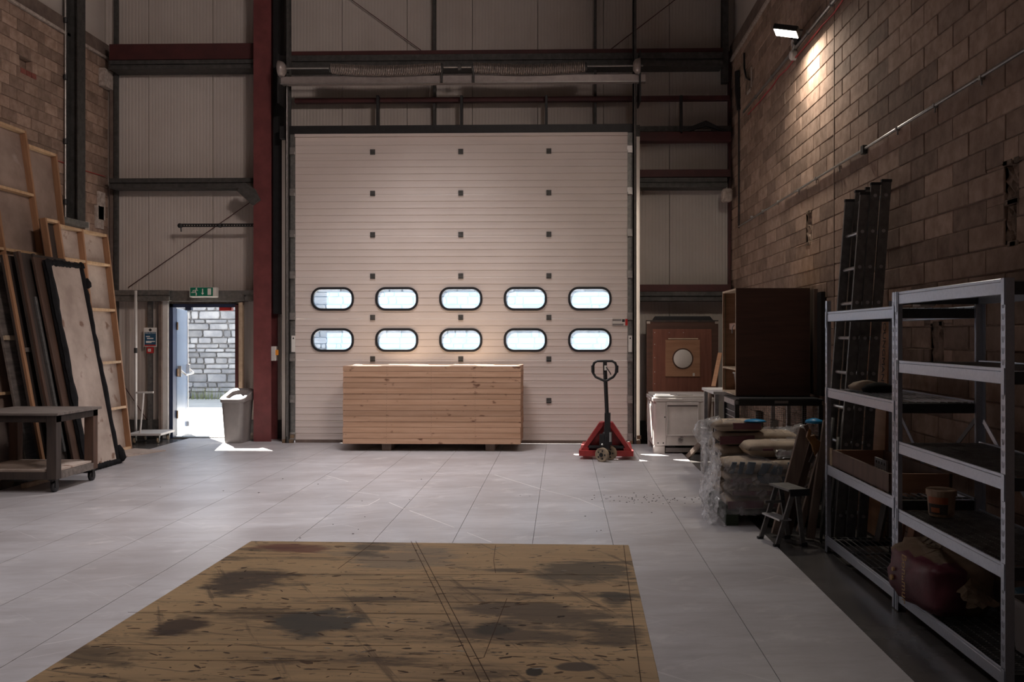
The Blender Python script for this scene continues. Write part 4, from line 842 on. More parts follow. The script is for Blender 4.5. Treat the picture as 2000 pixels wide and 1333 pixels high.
# ================================================================ WHITE PLASTIC PALLET BOX
pb = thing('pallet_box', 'large pale plastic pallet box with lid beside pallet truck', 'plastic bin', (1.215, 11.97, -0.012))
PW, PD, PH = 0.80, 0.90, 0.80
MB().prism(rrect(PW, PD, 0.05, 4, PW / 2, PD / 2), 0.12, 0.72, lambda u, v, d: (u, v, d)).obj('body', 'poly_bin', pb, bevel=0.006)
for x in (0.0, PW - 0.16):
    for y in (0.0, PD - 0.16): B(x + 0.005, x + 0.155, y + 0.005, y + 0.155, 0.0, 0.119).obj('foot', 'poly_bin', pb, bevel=0.012)
B(0.165, PW - 0.165, 0.02, 0.12, 0.03, 0.085).obj('skid', 'bin_grey', pb)
MB().ring(rrect(PW + 0.03, PD + 0.03, 0.06, 4, PW / 2, PD / 2), rrect(PW - 0.06, PD - 0.06, 0.04, 4, PW / 2, PD / 2), 0.705, 0.755, lambda u, v, d: (u, v, d)).obj('rim', 'poly_bin', pb, bevel=0.006)
MB().prism(rrect(PW - 0.02, PD - 0.02, 0.05, 4, PW / 2, PD / 2), 0.756, 0.785, lambda u, v, d: (u, v, d)).obj('lid', 'poly_bin', pb, bevel=0.006)
for x in (0.03, 0.33): B(x, x + 0.20, 0.04, 0.24, 0.786, 0.80).obj('lid_pad', 'poly_bin', pb, bevel=0.004)
B(0.20, 0.38, -0.024, -0.001, 0.735, 0.75).obj('label_card', 'sign_white', pb)
MB().ring([(0.17, 0.25), (0.60, 0.25), (0.60, 0.70), (0.17, 0.70)], [(0.185, 0.265), (0.585, 0.265), (0.585, 0.66), (0.185, 0.66)], -0.016, 0.001, fx).obj('front_frame', 'poly_bin', pb, bevel=0.004)
B(0.185, 0.585, -0.004, 0.001, 0.64, 0.66).obj('slot_recess', 'bin_grey', pb)
for x in (0.035, PW - 0.165): B(x, x + 0.13, -0.012, 0.001, 0.13, 0.70).obj('corner_rib', 'poly_bin', pb, bevel=0.005)
for y in (0.06, 0.32, 0.56): MB().prism(rrect(0.20, 0.46, 0.08, 4, y + 0.11, 0.42), -0.012, 0.001, lambda u, v, d: (d, u, v)).obj('side_bulge', 'poly_bin', pb, bevel=0.008)
MB().ring([(0.36 + 0.035 * math.cos(k * 0.524), 0.20 + 0.035 * math.sin(k * 0.524)) for k in range(12)], [(0.36 + 0.02 * math.cos(k * 0.524), 0.20 + 0.02 * math.sin(k * 0.524)) for k in range(12)], -0.02, 0.001, fx).obj('drain_bung', 'bin_grey', pb)
for x, z in ((0.06, 0.155), (0.13, 0.155), (0.15, 0.50)): MB().cyl((x, -0.014, z), (x, 0, z), 0.010, 8).obj('rivet_hole', 'ink', pb)

# ================================================================ PORTHOLE PANEL
c0 = aY(1333, 693, 13.22); pp = thing('porthole_panel', 'reddish plywood hatch with white round porthole on the end wall', 'panel', (c0.x, 13.22, 0))
hw = (aY(1403, 700, 13.22).x - aY(1263, 700, 13.22).x) / 2; zt = aY(1333, 626, 13.22).z
B(-hw, hw, 0.0, 0.14, 0.25, zt).obj('box', 'dark_ply', pp, bevel=0.004)
zi = lambda y: aY(1333, y, 13.2).z
B(-hw + 0.09, hw - 0.10, -0.014, -0.0005, 0.6, zi(643)).obj('inner_panel', 'red_ply', pp, bevel=0.002)
sq = B(aY(1300, 700, 13.2).x - c0.x, aY(1367, 700, 13.2).x - c0.x, -0.032, -0.0145, zi(736), zi(664)).obj('square_board', 'tan_ply', pp, bevel=0.002)
B(aY(1305, 700, 13.2).x - c0.x, aY(1363, 700, 13.2).x - c0.x, -0.040, -0.0145, zi(663), zi(661)).obj('batten', 'ply_edge', pp)
xc, zc, rr = 0.0, zi(701), 0.148
MB().lathe([(rr + 0.006, -0.006), (rr + 0.006, 0.0), (rr, 0.0), (rr, -0.01)], 36, (xc, -0.032, zc), 'y').obj('porthole_rim', 'dark_ply', sq)
MB().lathe([(rr, 0.0), (rr - 0.02, -0.014), (0.001, -0.020)], 36, (xc, -0.033, zc), 'y').obj('disc', 'disc_white', sq, smooth=True)
B(hw - 0.40 + 0.02, hw - 0.37 + 0.02, -0.034, -0.032, zi(735), zi(729)).obj('label_tag', 'disc_white', pp)
for z in (zi(650), zi(673), zi(699), zi(727), zi(750)): MB().cyl((-hw + 0.115, -0.017, z), (-hw + 0.115, -0.013, z), 0.007, 8).obj('screw', 'chrome', pp)
for z in (zi(650),):
    for px in (1307, 1335): MB().cyl((aY(px, 650, 13.2).x - c0.x, -0.017, z), (aY(px, 650, 13.2).x - c0.x, -0.013, z), 0.006, 8).obj('screw', 'chrome', pp)
MB().prism([(-hw + 0.09, zt + 0.001), (hw - 0.07, zt + 0.001), (hw - 0.12, zt + 0.06), (-hw + 0.13, zt + 0.06)], 0.02, 0.12, fx).obj('rubber_flap', 'rubber', pp); B(-hw - 0.01, hw, -0.006, 0.0, zt - 0.025, zt + 0.002).obj('edge_strip', 'dark_board', pp)
for s in (-1, 1): B(s * (hw - 0.05), s * hw, -0.012, -0.006, zt - 0.05, zt - 0.015).obj('corner_clip', 'plaster', pp)

# ================================================================ CAGE, TABLE, CABINET
XC0, XC1 = 1.655, 2.49
cg = thing('wire_cage', 'black steel framed wire mesh cage carrying the plywood cabinet', 'cage', (XC0, 8.62, -0.012)); CW, CD, CH = XC1 - XC0, 0.62, 0.975
for x in (0, CW - 0.04):
    for y in (0, CD - 0.04): B(x, x + 0.04, y, y + 0.04, 0, CH - 0.05).obj('post', 'cage_black', cg)
for z in (0.10, CH - 0.06):
    for y in (0, CD - 0.04): B(0.0405, CW - 0.0405, y, y + 0.04, z, z + 0.05 + (0.02 if z > 0.5 and y == 0 else 0)).obj('rail', 'cage_black', cg)
    for x in (0, CW - 0.04): B(x, x + 0.04, 0.0405, CD - 0.0405, z, z + 0.05).obj('rail', 'aluminium' if x == 0 and z > 0.5 else 'cage_black', cg)
B(0, CW, -0.02, CD, CH - 0.009, CH + 0.003).obj('top_sheet', 'cage_black', cg); B(0.37, 0.50, -0.023, -0.0205, CH - 0.035, CH - 0.010).obj('label', 'bin_grey', cg)
m = MB()
for k in range(1, 38): m.box(0.04 + k * 0.02, 0.0425 + k * 0.02, 0.01, 0.0125, 0.15, CH - 0.06)
for k in range(1, 38): m.box(0.04, CW - 0.04, 0.012, 0.0145, 0.15 + k * 0.02, 0.1525 + k * 0.02)
m.obj('mesh_panel', 'wire', cg, kind='stuff')
for k in range(14): MB().bar((0.018, 0.03, 0.13 + k * 0.055), (0.018, CD - 0.03, 0.13 + k * 0.055), 0.007, 0.007).obj('side_wire', 'aluminium', cg)
B(0.022, 0.03, 0.041, CD - 0.041, 0.15, CH - 0.06).obj('side_sheet', 'cage_black', cg)
for i in range(5): B(0.14 + 0.13 * i, 0.19 + 0.13 * i, 0.15 + 0.07 * (i % 2), 0.30 + 0.06 * (i % 2), 0.151, 0.60 + 0.08 * ((i * 7) % 4)).obj('stored_offcut', ('plank_wood', 'brown_board', 'disc_white', 'plank_wood', 'dark_board')[i], cg, bevel=0.004)
tb = thing('steel_table', 'white topped steel leg table behind the wire cage', 'table', (1.62, 9.9, -0.012)); 
B(0, 0.85, -0.25, 0.55, 0.955, 0.985).obj('top', 'white_paint', tb, bevel=0.003)
for x in (0.02, 0.79):
    for y in (-0.23, 0.49): B(x, x + 0.04, y, y + 0.04, 0, 0.954).obj('leg', 'aluminium', tb)
B(0.061, 0.789, -0.22, -0.19, 0.88, 0.954).obj('apron', 'disc_white', tb)
# cabinet (open side towards -x)
kb = thing('plywood_cabinet', 'tall dark plywood cabinet with open shelves standing on the cage', 'cabinet', (1.735, 9.0, 0.9735))
KW, KD, KH = 0.735, 0.74, 1.10; t = 0.018
kz = aY(1435, 561, 9.0).z - 0.985; KH = kz
B(0, KW, 0, t, 0, KH).obj('side_panel', 'dark_ply', kb); B(0.0, KW, KD - t, KD, 0, KH).obj('side_panel', 'tan_ply', kb)
B(-0.0015, 0.0, -0.001, t + 0.001, 0, KH).obj('edge_banding', 'ply_edge', kb); B(-0.0015, 0.0, KD - t - 0.001, KD + 0.001, 0, KH).obj('edge_banding', 'ply_edge', kb)
B(KW - t, KW, t + 0.0005, KD - t - 0.0005, 0, KH).obj('back_panel', 'green_stain', kb)
B(0.3, 0.306, t + 0.0005, KD - t - 0.0005, 0.02, KH * 0.58).obj('stained_lining', 'green_stain', kb)
for z in (0.0, KH * 0.235, KH - t): s_ = B(0, KW - t - 0.0005, t + 0.0005, KD - t - 0.0005, z, z + t).obj('shelf', 'ply_edge', kb)
B(0.05, 0.07, 0.1, KD - 0.12, KH * 0.62, KH * 0.68).obj('hanging_rail', 'tan_ply', kb); MB().tube([(0.04, 0.3, KH * 0.66), (0.02, 0.3, KH * 0.64), (0.02, 0.3, KH * 0.58)], 0.006, 6).obj('hook', 'chrome', kb)
B(0.02, 0.022, KD - t - 0.02, KD - t - 0.001, 0.0, KH).obj('stain_strip', 'green_stain', kb)
gl = thing('plastic_jug', 'clear grey tall beaker on the cabinet bottom shelf', 'jug', (1.83, 9.16, 0.992)); MB().lathe([(0.055, 0), (0.06, 0.01), (0.085, 0.2), (0.09, 0.205), (0.08, 0.2), (0.055, 0.01)], 18).obj('body', 'bin_grey', gl, smooth=True); MB().lathe([(0.086, 0.196), (0.097, 0.2), (0.097, 0.21), (0.086, 0.212)], 18).obj('rim', 'disc_white', gl)
# post beside cabinet on the wall
tag(B(2.50, 2.54, 8.72, 8.86, 0.99, 2.0).obj('black_panel', 'black_steel'), 'thin black panel between cabinet and block wall', 'panel')
tag(B(2.505, 2.54, 8.98, 9.12, 0.99, 2.04).obj('timber_strip', 'plank_wood'), 'pale timber strip between cabinet and block wall', 'timber')
# broom
p0, p1, p2 = aY(1387, 757, 11.2), aY(1381, 853, 11.15), aY(1345, 893, 11.6)
br = thing('shovel', 'worn wooden shaft with bent foot leaning by the pallet box', 'tool', (p0.x, 11.2, 0)); o_ = Vector((p0.x, 11.2, 0)); p2 = aZ(1343, 893, 0.02)
MB().tube([p0 - o_, (p0 + p1) / 2 - o_, p1 - o_], [0.026, 0.030, 0.032], 10).obj('shaft', 'plank_wood', br, smooth=True); MB().bar(p1 - o_, p2 - o_, 0.035, 0.06).obj('foot', 'plank_wood', br, bevel=0.004)
tag(MB().bar((1.78, 10.6, 0.97), (1.98, 11.3, 1.35), 0.05, 0.02).obj('timber_offcut', 'tan_ply'), 'tan timber strip slanting up behind the cabinet', 'timber')

# ================================================================ PALLET OF BAGS
PX, PY = 1.36, 7.46
pl = thing('wood_pallet', 'dark green wooden pallet under the wrapped bags', 'pallet', (PX, PY, 0))
for y in (0, 0.22, 0.44, 0.66, 0.88): B(0, 0.82, y, y + 0.1, 0.098, 0.12).obj('slat', 'pallet_green', pl)
for x in (0, 0.36, 0.72):
    B(x, x + 0.1, 0, 0.98, 0.078, 0.0975).obj('stringer', 'pallet_green', pl); B(x, x + 0.1, 0, 0.98, 0, 0.018).obj('bottom_board', 'pallet_green', pl)
    for y in (0, 0.44, 0.88): B(x, x + 0.1, y, y + 0.1, 0.0185, 0.0775).obj('block', 'pallet_green', pl)
def bag(label, loc, sx, sy, sz, rz=0, prints=(), seed=0, m='paper_bag', tilt=(0, 0)):
    r = thing('cement_bag', label, 'bag', loc, rz, 'paper bags on the wrapped pallet', rot=(tilt[0], tilt[1], rz)); RR = random.Random(seed)
    n, k = 14, 10; mb = MB(); vs = []
    for top in (1, 0):
        for j in range(k + 1):
            for i in range(n + 1):
                u, v = i / n, j / k; e = (1 - (2 * u - 1) ** 6) * (1 - (2 * v - 1) ** 6); e = max(0, e) ** 0.5
                z = sz / 2 + (1 if top else -1) * sz / 2 * e * (0.95 + 0.10 * mnoise.noise(Vector((u * 5 + seed, v * 5, top * 9)))); w_ = 0.012 * mnoise.noise(Vector((u * 6, v * 6 + seed, 3))) ; vs.append((u * sx + w_, v * sy + w_, z))
    s_ = (n + 1) * (k + 1); fs = []
    for j in range(k):
        for i in range(n):
            a = j * (n + 1) + i; fs += [(a, a + 1, a + n + 2, a + n + 1), (s_ + a, s_ + a + n + 1, s_ + a + n + 2, s_ + a + 1)]
    for i in range(n): fs += [(i, s_ + i, s_ + i + 1, i + 1)]; a = k * (n + 1) + i; fs += [(a, a + 1, s_ + a + 1, s_ + a)]
    for j in range(k): a = j * (n + 1); fs += [(a, a + n + 1, s_ + a + n + 1, s_ + a)]; a += n; fs += [(a, s_ + a, s_ + a + n + 1, a + n + 1)]
    body = mb.add(vs, fs).obj('sack', m, r, smooth=True)
    for P, mm in prints: MB().prism([(u * sx, v * sz) for u, v in P], -0.0025, 0.03, lambda u, v, d: (u, 0.004 + d - 0.006, v)).obj('print_patch', mm, r)
    return r
q_ = lambda a, b, c, d, k=0.0: [(a, c), (b, c + k), (b, d + k), (a, d)]
SX = 0.66
wedge = [(0.02, 0.15), (0.42, 0.30), (0.42, 0.8), (0.02, 0.72)]
bag('lowest front bag on the pallet with maroon wedge print', (PX + 0.0, PY + 0.0, 0.121), 0.72, 0.46, 0.105, 0, ((wedge, 'bag_maroon'), (q_(0.5, 0.62, 0.35, 0.6), 'bag_maroon')), 1)
bag('second bag up at the pallet front, banded maroon', (PX + 0.02, PY + 0.01, 0.221), 0.72, 0.46, 0.105, 0, ((q_(0.05, 0.6, 0.3, 0.6), 'bag_maroon'),), 2)
bag('third bag up at the pallet front with dark blue patches', (PX + 0.0, PY + 0.0, 0.321), 0.72, 0.46, 0.105, 0, ((q_(0.05, 0.30, 0.2, 0.6, 0.1), 'bag_maroon'), (q_(0.36, 0.60, 0.35, 0.95, -0.2), 'bag_blue'), (q_(0.64, 0.85, 0.1, 0.8), 'bag_blue')), 3)
b4 = bag('top front bag with big dark blue lettering blocks', (PX - 0.01, PY - 0.01, 0.421), 0.74, 0.48, 0.115, 0, ([([(0.05, 0.12), (0.09, 0.10), (0.13, 0.92), (0.08, 0.92)], 'bag_blue'), ([(0.14, 0.08), (0.18, 0.06), (0.22, 0.92), (0.17, 0.94)], 'bag_blue'), ([(0.22, 0.10), (0.30, 0.06), (0.34, 0.90), (0.26, 0.94)], 'bag_blue'), ([(0.36, 0.06), (0.44, 0.04), (0.52, 0.80), (0.42, 0.86)], 'bag_blue'), ([(0.50, 0.02), (0.62, 0.04), (0.64, 0.60), (0.54, 0.66)], 'bag_blue'), ([(0.72, 0.10), (0.80, 0.15), (0.78, 0.95), (0.70, 0.90)], 'bag_blue')]), 4)
for i in range(5): bag(f'paper bag in the pallet back row, layer {["one (lowest)", "two", "three", "four", "five (top)"][i]}', (PX + 0.02, PY + 0.50, 0.121 + 0.118 * i), 0.76, 0.46, 0.122, 0, ((wedge, 'bag_maroon'),) if i == 4 else (), 10 + i)
bag('pale bag lying askew over the front stack', (PX + 0.20, PY + 0.10, 0.538), 0.62, 0.38, 0.14, 0.05, ((q_(0.40, 0.95, 0.2, 0.45, 0.2), 'bag_maroon'), (q_(0.2, 0.34, 0.5, 0.62), 'bag_maroon')), 20)
b7 = bag('maroon printed bag at the left of the upper layer', (PX - 0.0, PY + 0.50, 0.716), 0.44, 0.42, 0.10, 0.02, ((q_(0.35, 0.9, 0.3, 0.85), 'bag_maroon'),), 21)
c_ = aY(1475, 822, 7.98); bb = thing('blue_sleeve', 'bright blue plastic wrap end on top of the bags', 'plastic wrap', (c_.x, 7.98, c_.z - 0.012)); MB().lathe([(0.0, -0.0), (0.10, 0.005), (0.08, 0.018), (0.02, 0.026), (0.0, 0.027)], 14).obj('sheet', 'bright_blue', bb, smooth=True)
c_ = aY(1590, 822, 7.98); bb = thing('blue_sleeve', 'crumpled blue plastic at the right of the wrapped bags', 'plastic wrap', (c_.x, 7.98, c_.z - 0.03)); MB().lathe([(0.0, -0.0), (0.08, 0.01), (0.07, 0.035), (0.02, 0.05), (0.0, 0.05)], 9).obj('sheet', 'bright_blue', bb, smooth=True)
# shrink film: crumpled sheets round the load
def crumple(name, fn, nu, nv, amp, seed, m='shrink_film', parent=None):
    RR = random.Random(seed); vs = []
    for j in range(nv + 1):
        for i in range(nu + 1):
            p = Vector(fn(i / nu, j / nv)); vs.append(p + Vector((RR.uniform(-amp, amp), RR.uniform(-amp, amp), RR.uniform(-amp, amp))))
    return MB().add(vs, [(j * (nu + 1) + i, j * (nu + 1) + i + 1, (j + 1) * (nu + 1) + i + 1, (j + 1) * (nu + 1) + i) for j in range(nv) for i in range(nu)]).obj(name, m, parent)
sf = thing('shrink_wrap', 'torn clear shrink film wrapped round the pallet of bags', 'plastic wrap', (PX, PY, 0))
crumple('front_sheet', lambda u, v: (-0.03 + 0.80 * u, -0.035 - 0.02 * math.sin(3 * u), 0.10 + v * (0.46 + 0.05 * math.sin(7 * u))), 34, 22, 0.006, 1, 'clear_film', parent=sf)
crumple('side_sheet', lambda u, v: (-0.05 - 0.10 * (1 - v) ** 2 * math.sin(math.pi * min(1, u + 0.15)) - 0.02 * math.sin(9 * u), -0.04 + u * 1.02, 0.015 + v * (0.60 + 0.18 * u)), 40, 30, 0.010, 2, parent=sf)
crumple('side_fold', lambda u, v: (-0.10 - 0.05 * math.sin(6 * v) + 0.04 * u, 0.05 + u * 0.7, 0.02 + v * 0.55), 26, 22, 0.014, 5, parent=sf)
crumple('top_sheet', lambda u, v: (-0.07 + 0.95 * u, 0.52 + v * 0.46, 0.735 + 0.05 * math.sin(6 * u) + 0.035 * math.sin(5 * v + 3 * u) + (0.05 if u < 0.15 else 0)), 40, 20, 0.009, 3, 'clear_film', parent=sf)
crumple('corner_bunch', lambda u, v: (-0.10 + 0.06 * math.cos(6.28 * u) * (0.4 + math.sin(3.1 * v)), 0.62 + 0.07 * math.sin(6.28 * u) * (0.4 + math.sin(3.1 * v)), 0.60 + 0.22 * v), 14, 12, 0.010, 4, parent=sf)
crumple('front_flap', lambda u, v: (0.42 + 0.34 * u, 0.02 + 0.25 * v, 0.55 + 0.14 * v + 0.03 * u), 16, 12, 0.010, 6, 'clear_film', parent=sf)
crumple('floor_tail', lambda u, v: (-0.14 + 0.13 * u, -0.06 + 0.5 * v, 0.012 + 0.05 * math.sin(3.14 * u)), 10, 20, 0.008, 7, parent=sf)
sh_ = MB().add([(-0.145, 0.10, 0.002), (-0.02, -0.05, 0.002), (-0.01, -0.045, 0.22), (-0.05, 0.12, 0.36), (-0.10, 0.16, 0.2)], [(0, 1, 2, 3, 4)]).obj('stiff_flap', 'shrink_film', sf)

# ================================================================ TIMBER, STEP STOOL, CLAMP
for i, (b0, t0, wd, m, lab) in enumerate((((1505, 1532, 1030), (1562, 1584, 838), 0.10, 'plank_wood', 'widest rough plank leaning beside the wrapped pallet'), ((1530, 1545, 1030), (1585, 1597, 850), 0.055, 'brown_board', 'dark plank between widest plank and step stool'), ((1552, 1570, 1010), (1598, 1612, 880), 0.05, 'plank_wood', 'short plank leaning just behind the step stool'), ((1575, 1590, 985), (1606, 1625, 822), 0.06, 'plank_wood', 'weathered post leaning against the first rack upright'))):
    Yq = (7.12, 7.16, 7.22, 7.0)[i]
    p = aZ((b0[0] + b0[1]) / 2, b0[2], 0); p = Vector((aY((b0[0] + b0[1]) / 2, 900, Yq).x, Yq, -0.008)); q = aY((t0[0] + t0[1]) / 2, t0[2], Yq + 0.05)
    r = thing('plank', lab, 'timber', p, 0, 'planks leaning by the rack'); d = q - p
    MB().bar((0, 0, 0.01), d, wd, 0.04, (0, 1, 0)).obj('board', m, r, bevel=0.003, seg=1)
so_ = thing('step_stool', 'small splayed aluminium two-step stool in front of the planks', 'step stool', (1.60, 6.74, -0.012), 0.25)
def leg(a, b, wd=0.035, t=0.018): MB().bar(a, b, wd, t, (0, 1, 0)).obj('leg', 'alu_dull', so_)
for y in (0.0, 0.26):
    leg((0.0, y, 0), (0.14, y, 0.42)); leg((0.22 if y == 0 else 0.24, y, 0), (0.17, y, 0.42))
for y in (0.02,): MB().box(0.09, 0.25, -0.02, 0.29, 0.42, 0.435).obj('top_step', 'alu_dull', so_); 
MB().box(0.10, 0.26, -0.025, -0.02, 0.385, 0.437).obj('step_nosing', 'rubber', so_); B(0.02, 0.12, -0.01, 0.27, 0.20, 0.212).obj('lower_step', 'aluminium', so_); B(0.03, 0.20, 0.235, 0.245, 0.29, 0.31).obj('brace', 'alu_dull', so_)
for y in (0.0, 0.26): B(-0.022, 0.022, y - 0.014, y + 0.014, 0, 0.03).obj('foot', 'rubber', so_); B(0.20, 0.25, y - 0.014, y + 0.014, 0, 0.03).obj('foot', 'rubber', so_)
c_ = aY(1590, 862, 7.05); cl = thing('hand_tool', 'rusty orange tool head resting on top of the leaning planks', 'tool', c_)
MB().prism([(-0.06, 0.03), (-0.045, 0.10), (-0.03, 0.09), (-0.03, 0.04), (0.0, 0.05), (0.01, 0.02), (0.04, 0.0), (0.09, -0.02), (0.04, -0.06), (0.0, -0.12), (-0.02, -0.03)], -0.02, 0.02, fx).obj('head', 'amber', cl, bevel=0.004); MB().bar((0.02, 0, -0.05), (-0.03, 0, -0.17), 0.025, 0.025).obj('shank', 'dark_board', cl)
MB().bar((-0.05, 0, 0.08), (-0.068, 0, 0.125), 0.02, 0.03).obj('jaw', 'brown_board', cl)
for i, (px, w0, top) in enumerate(((1598, 0.012, 0.95), (1609, 0.016, 0.80), (1619, 0.012, 1.0), (1630, 0.014, 0.9))):
    p = Vector((aY(px, 990, 6.95).x + 0.02, 6.95, -0.008)); tag(MB().cyl(p, p + Vector((0.10, 0.02, top)), w0, 8).obj('metal_tube', ('alu_dull', 'galv', 'alu_dull', 'galv')[i], smooth=True), ['thin', 'stout', 'tall', 'rightmost'][i] + ' grey metal tube leaning between planks and rack', 'tube', 'metal tubes by the rack')
# ================================================================ RACKS
XF, XK = 1.93, 2.43
def rack(label, Y0, Y1, levels, deck, ztop=1.83, seed=0):
    r = thing('shelving_rack', label, 'shelving', (XF, Y0, -0.012), group='grey boltless shelving racks'); D_, W = XK - XF, Y1 - Y0
    P = 0.04
    for x, y, sx, sy in ((0, 0, 1, 1), (0, W, 1, -1), (D_, 0, -1, 1), (D_, W, -1, -1)):
        m = MB().box(min(x, x + sx * 0.003), max(x, x + sx * 0.003), min(y, y + sy * P), max(y, y + sy * P), 0, ztop + 0.012).box(min(x + sx * 0.003, x + sx * P), max(x + sx * 0.003, x + sx * P), min(y, y + sy * 0.003), max(y, y + sy * 0.003), 0, ztop + 0.012)
        po = m.obj('upright', 'rack_paint', r)
        if x == 0:
            sl_ = MB(); z = 0.06
            while z < ztop - 0.03:
                for a, b in ((0.010, 0.015), (0.028, 0.023)):
                    y0, y1 = y + sy * a, y + sy * b
                    sl_.add([(-0.0004, y0 - 0.002, z + 0.026), (-0.0004, y0 + 0.002, z + 0.026), (-0.0004, y1 + 0.002, z), (-0.0004, y1 - 0.002, z)], [(0, 1, 2, 3)])
                z += 0.05
            sl_.obj('slots', 'slot_shade', po, kind='stuff')
    for zt in levels:
        z1 = zt + 0.012; z0 = z1 - 0.072
        for x in (0.004, D_ - 0.034):
            MB().box(x, x + 0.030, P * 0.6, W - P * 0.6, z0, z1 - 0.016).box(x, x + 0.008, P * 0.6, W - P * 0.6, z1 - 0.016, z1).obj('beam', 'rack_paint', r, bevel=0.0025, seg=1)
        for y in (0.0035, W - 0.0335): B(0.041, D_ - 0.041, y, y + 0.03, z0, z1 - 0.016).obj('side_beam', 'rack_shaded', r)
        for y, sy in ((0.004, 1), (W - 0.004, -1)): B(-0.0035, -0.0006, min(y, y + sy * 0.022), max(y, y + sy * 0.022), z0 - 0.045, z1).obj('beam_connector', 'rack_paint', r)
        m = MB(); zz = z1 - 0.014
        if deck == 'rods':
            for k in range(10): x = 0.05 + k * 0.045; m.box(x, x + 0.005, 0.035, W - 0.035, zz, zz + 0.005)
            for k in range(4): y = 0.1 + k * (W - 0.2) / 3; m.box(0.035, D_ - 0.035, y, y + 0.02, zz - 0.012, zz - 0.0005)
        else:
            for k in range(8): x = 0.06 + k * 0.055; m.box(x, x + 0.004, 0.035, W - 0.035, zz, zz + 0.004)
            n = int((W - 0.08) / 0.026)
            for k in range(n + 1): y = 0.04 + k * 0.026; m.box(0.035, D_ - 0.035, y, y + 0.003, zz + 0.0005, zz + 0.006)
        m.obj('wire_deck', 'wire', r, kind='stuff')
    for a, b in (((0.10, 0.05), (1.0, W - 0.05)), ((0.10, W - 0.05), (1.0, 0.05))):
        MB().bar((D_ - 0.012 - (0.006 if a[1] < 0.5 else 0), a[1], a[0] + 0.1), (D_ - 0.012 - (0.006 if a[1] < 0.5 else 0), b[1], b[0] + 0.1), 0.03, 0.004, (1, 0, 0)).obj('back_brace', 'rack_paint' if a[1] < 0.5 else 'rack_shaded', r)  # one brace lit and one shaded by colour
    for x in (0, D_ - 0.04):
        for y in (0, W - 0.04): B(x - 0.002, x + 0.045, y - 0.002, y + 0.042, 0, 0.006).obj('foot', 'rubber', r)
    return r
rack('far grey shelving rack with rod shelves, next to the planks', 5.255, 6.625, (1.75, 1.198, 0.634, 0.113), 'rods')
rack('near grey shelving rack holding the tub and maroon bag', 3.955, 5.245, (1.83, 1.436, 0.970, 0.580, 0.113), 'wire')

# ---- things on the racks
c_ = aX(1734, 905, 2.0); 
tray = thing('timber_tray', 'brown timber box tray on the far rack third shelf', 'tray', (1.955, 5.42, 0.634)); TL = 1.12
for a in ((0, 0.018, 0, TL), (0.36, 0.378, 0, TL)): B(a[0], a[1], a[2], a[3], 0, 0.115).obj('side', 'brown_board', tray)
for a in ((0.0185, 0.3595, 0, 0.018), (0.0185, 0.3595, TL - 0.018, TL)): B(a[0], a[1], a[2], a[3], 0, 0.115).obj('end', 'tan_ply', tray)
for y in (TL + 0.001, TL + 0.03): B(-0.006, 0.004, y, y + 0.012, 0, 0.125).obj('end_batten', 'ply_edge', tray)
B(0.0185, 0.3595, 0.0185, TL - 0.0185, 0, 0.01).obj('base', 'brown_board', tray)
for i, (y, z, sy) in enumerate(((6.30, 1.198, 0.20), (6.05, 1.198, 0.14))):
    o = thing('cloth_bundle', ('tan' if i == 0 else 'small black') + ' rag bundle on the far rack second shelf', 'cloth', (2.12, y, z)); loft([loop(0.20, sy, 0, r=0.05), loop(0.22, sy + 0.02, 0.025, r=0.06), loop(0.16, sy * 0.8, 0.05, r=0.05), loop(0.05, sy * 0.4, 0.065, r=0.02)]).obj('folds', 'paper_bag' if i == 0 else 'black_cloth', o, smooth=True)
o = thing('wood_offcuts', 'stack of slanted board offcuts on the far rack top shelf', 'timber', (2.05, 5.62, 1.75))
for k in range(6): MB().bar((0.02 + 0.02 * k, 0.0 + 0.035 * k, 0.012 + 0.013), (0.16 + 0.02 * k, -0.02 + 0.04 * k, 0.075 - 0.004 * k), 0.10, 0.012, (0, 0, 1)).obj('offcut', ('plank_wood', 'dark_board', 'brown_board')[k % 3], o)
o = thing('white_block', 'small pale block on the far rack top shelf', 'block', (2.14, 5.36, 1.75)); loft([loop(0.09, 0.12, 0, r=0.01), loop(0.085, 0.115, 0.035, r=0.01), loop(0.05, 0.11, 0.055, r=0.01)]).obj('body', 'disc_white', o)
o = thing('steel_bracket', 'bright perforated steel bracket behind the timber tray', 'bracket', (2.13, 5.95, 0.76)); m = MB()
B(0, 0.012, 0, 0.22, 0, 0.10).obj('plate', 'aluminium', o)
for k in range(4):
    for j in range(2): MB().cyl((-0.002, 0.03 + 0.05 * k, 0.03 + 0.045 * j), (0.0, 0.03 + 0.05 * k, 0.03 + 0.045 * j), 0.010, 8).obj('hole', 'ink', o)
o.location.z = 0.650
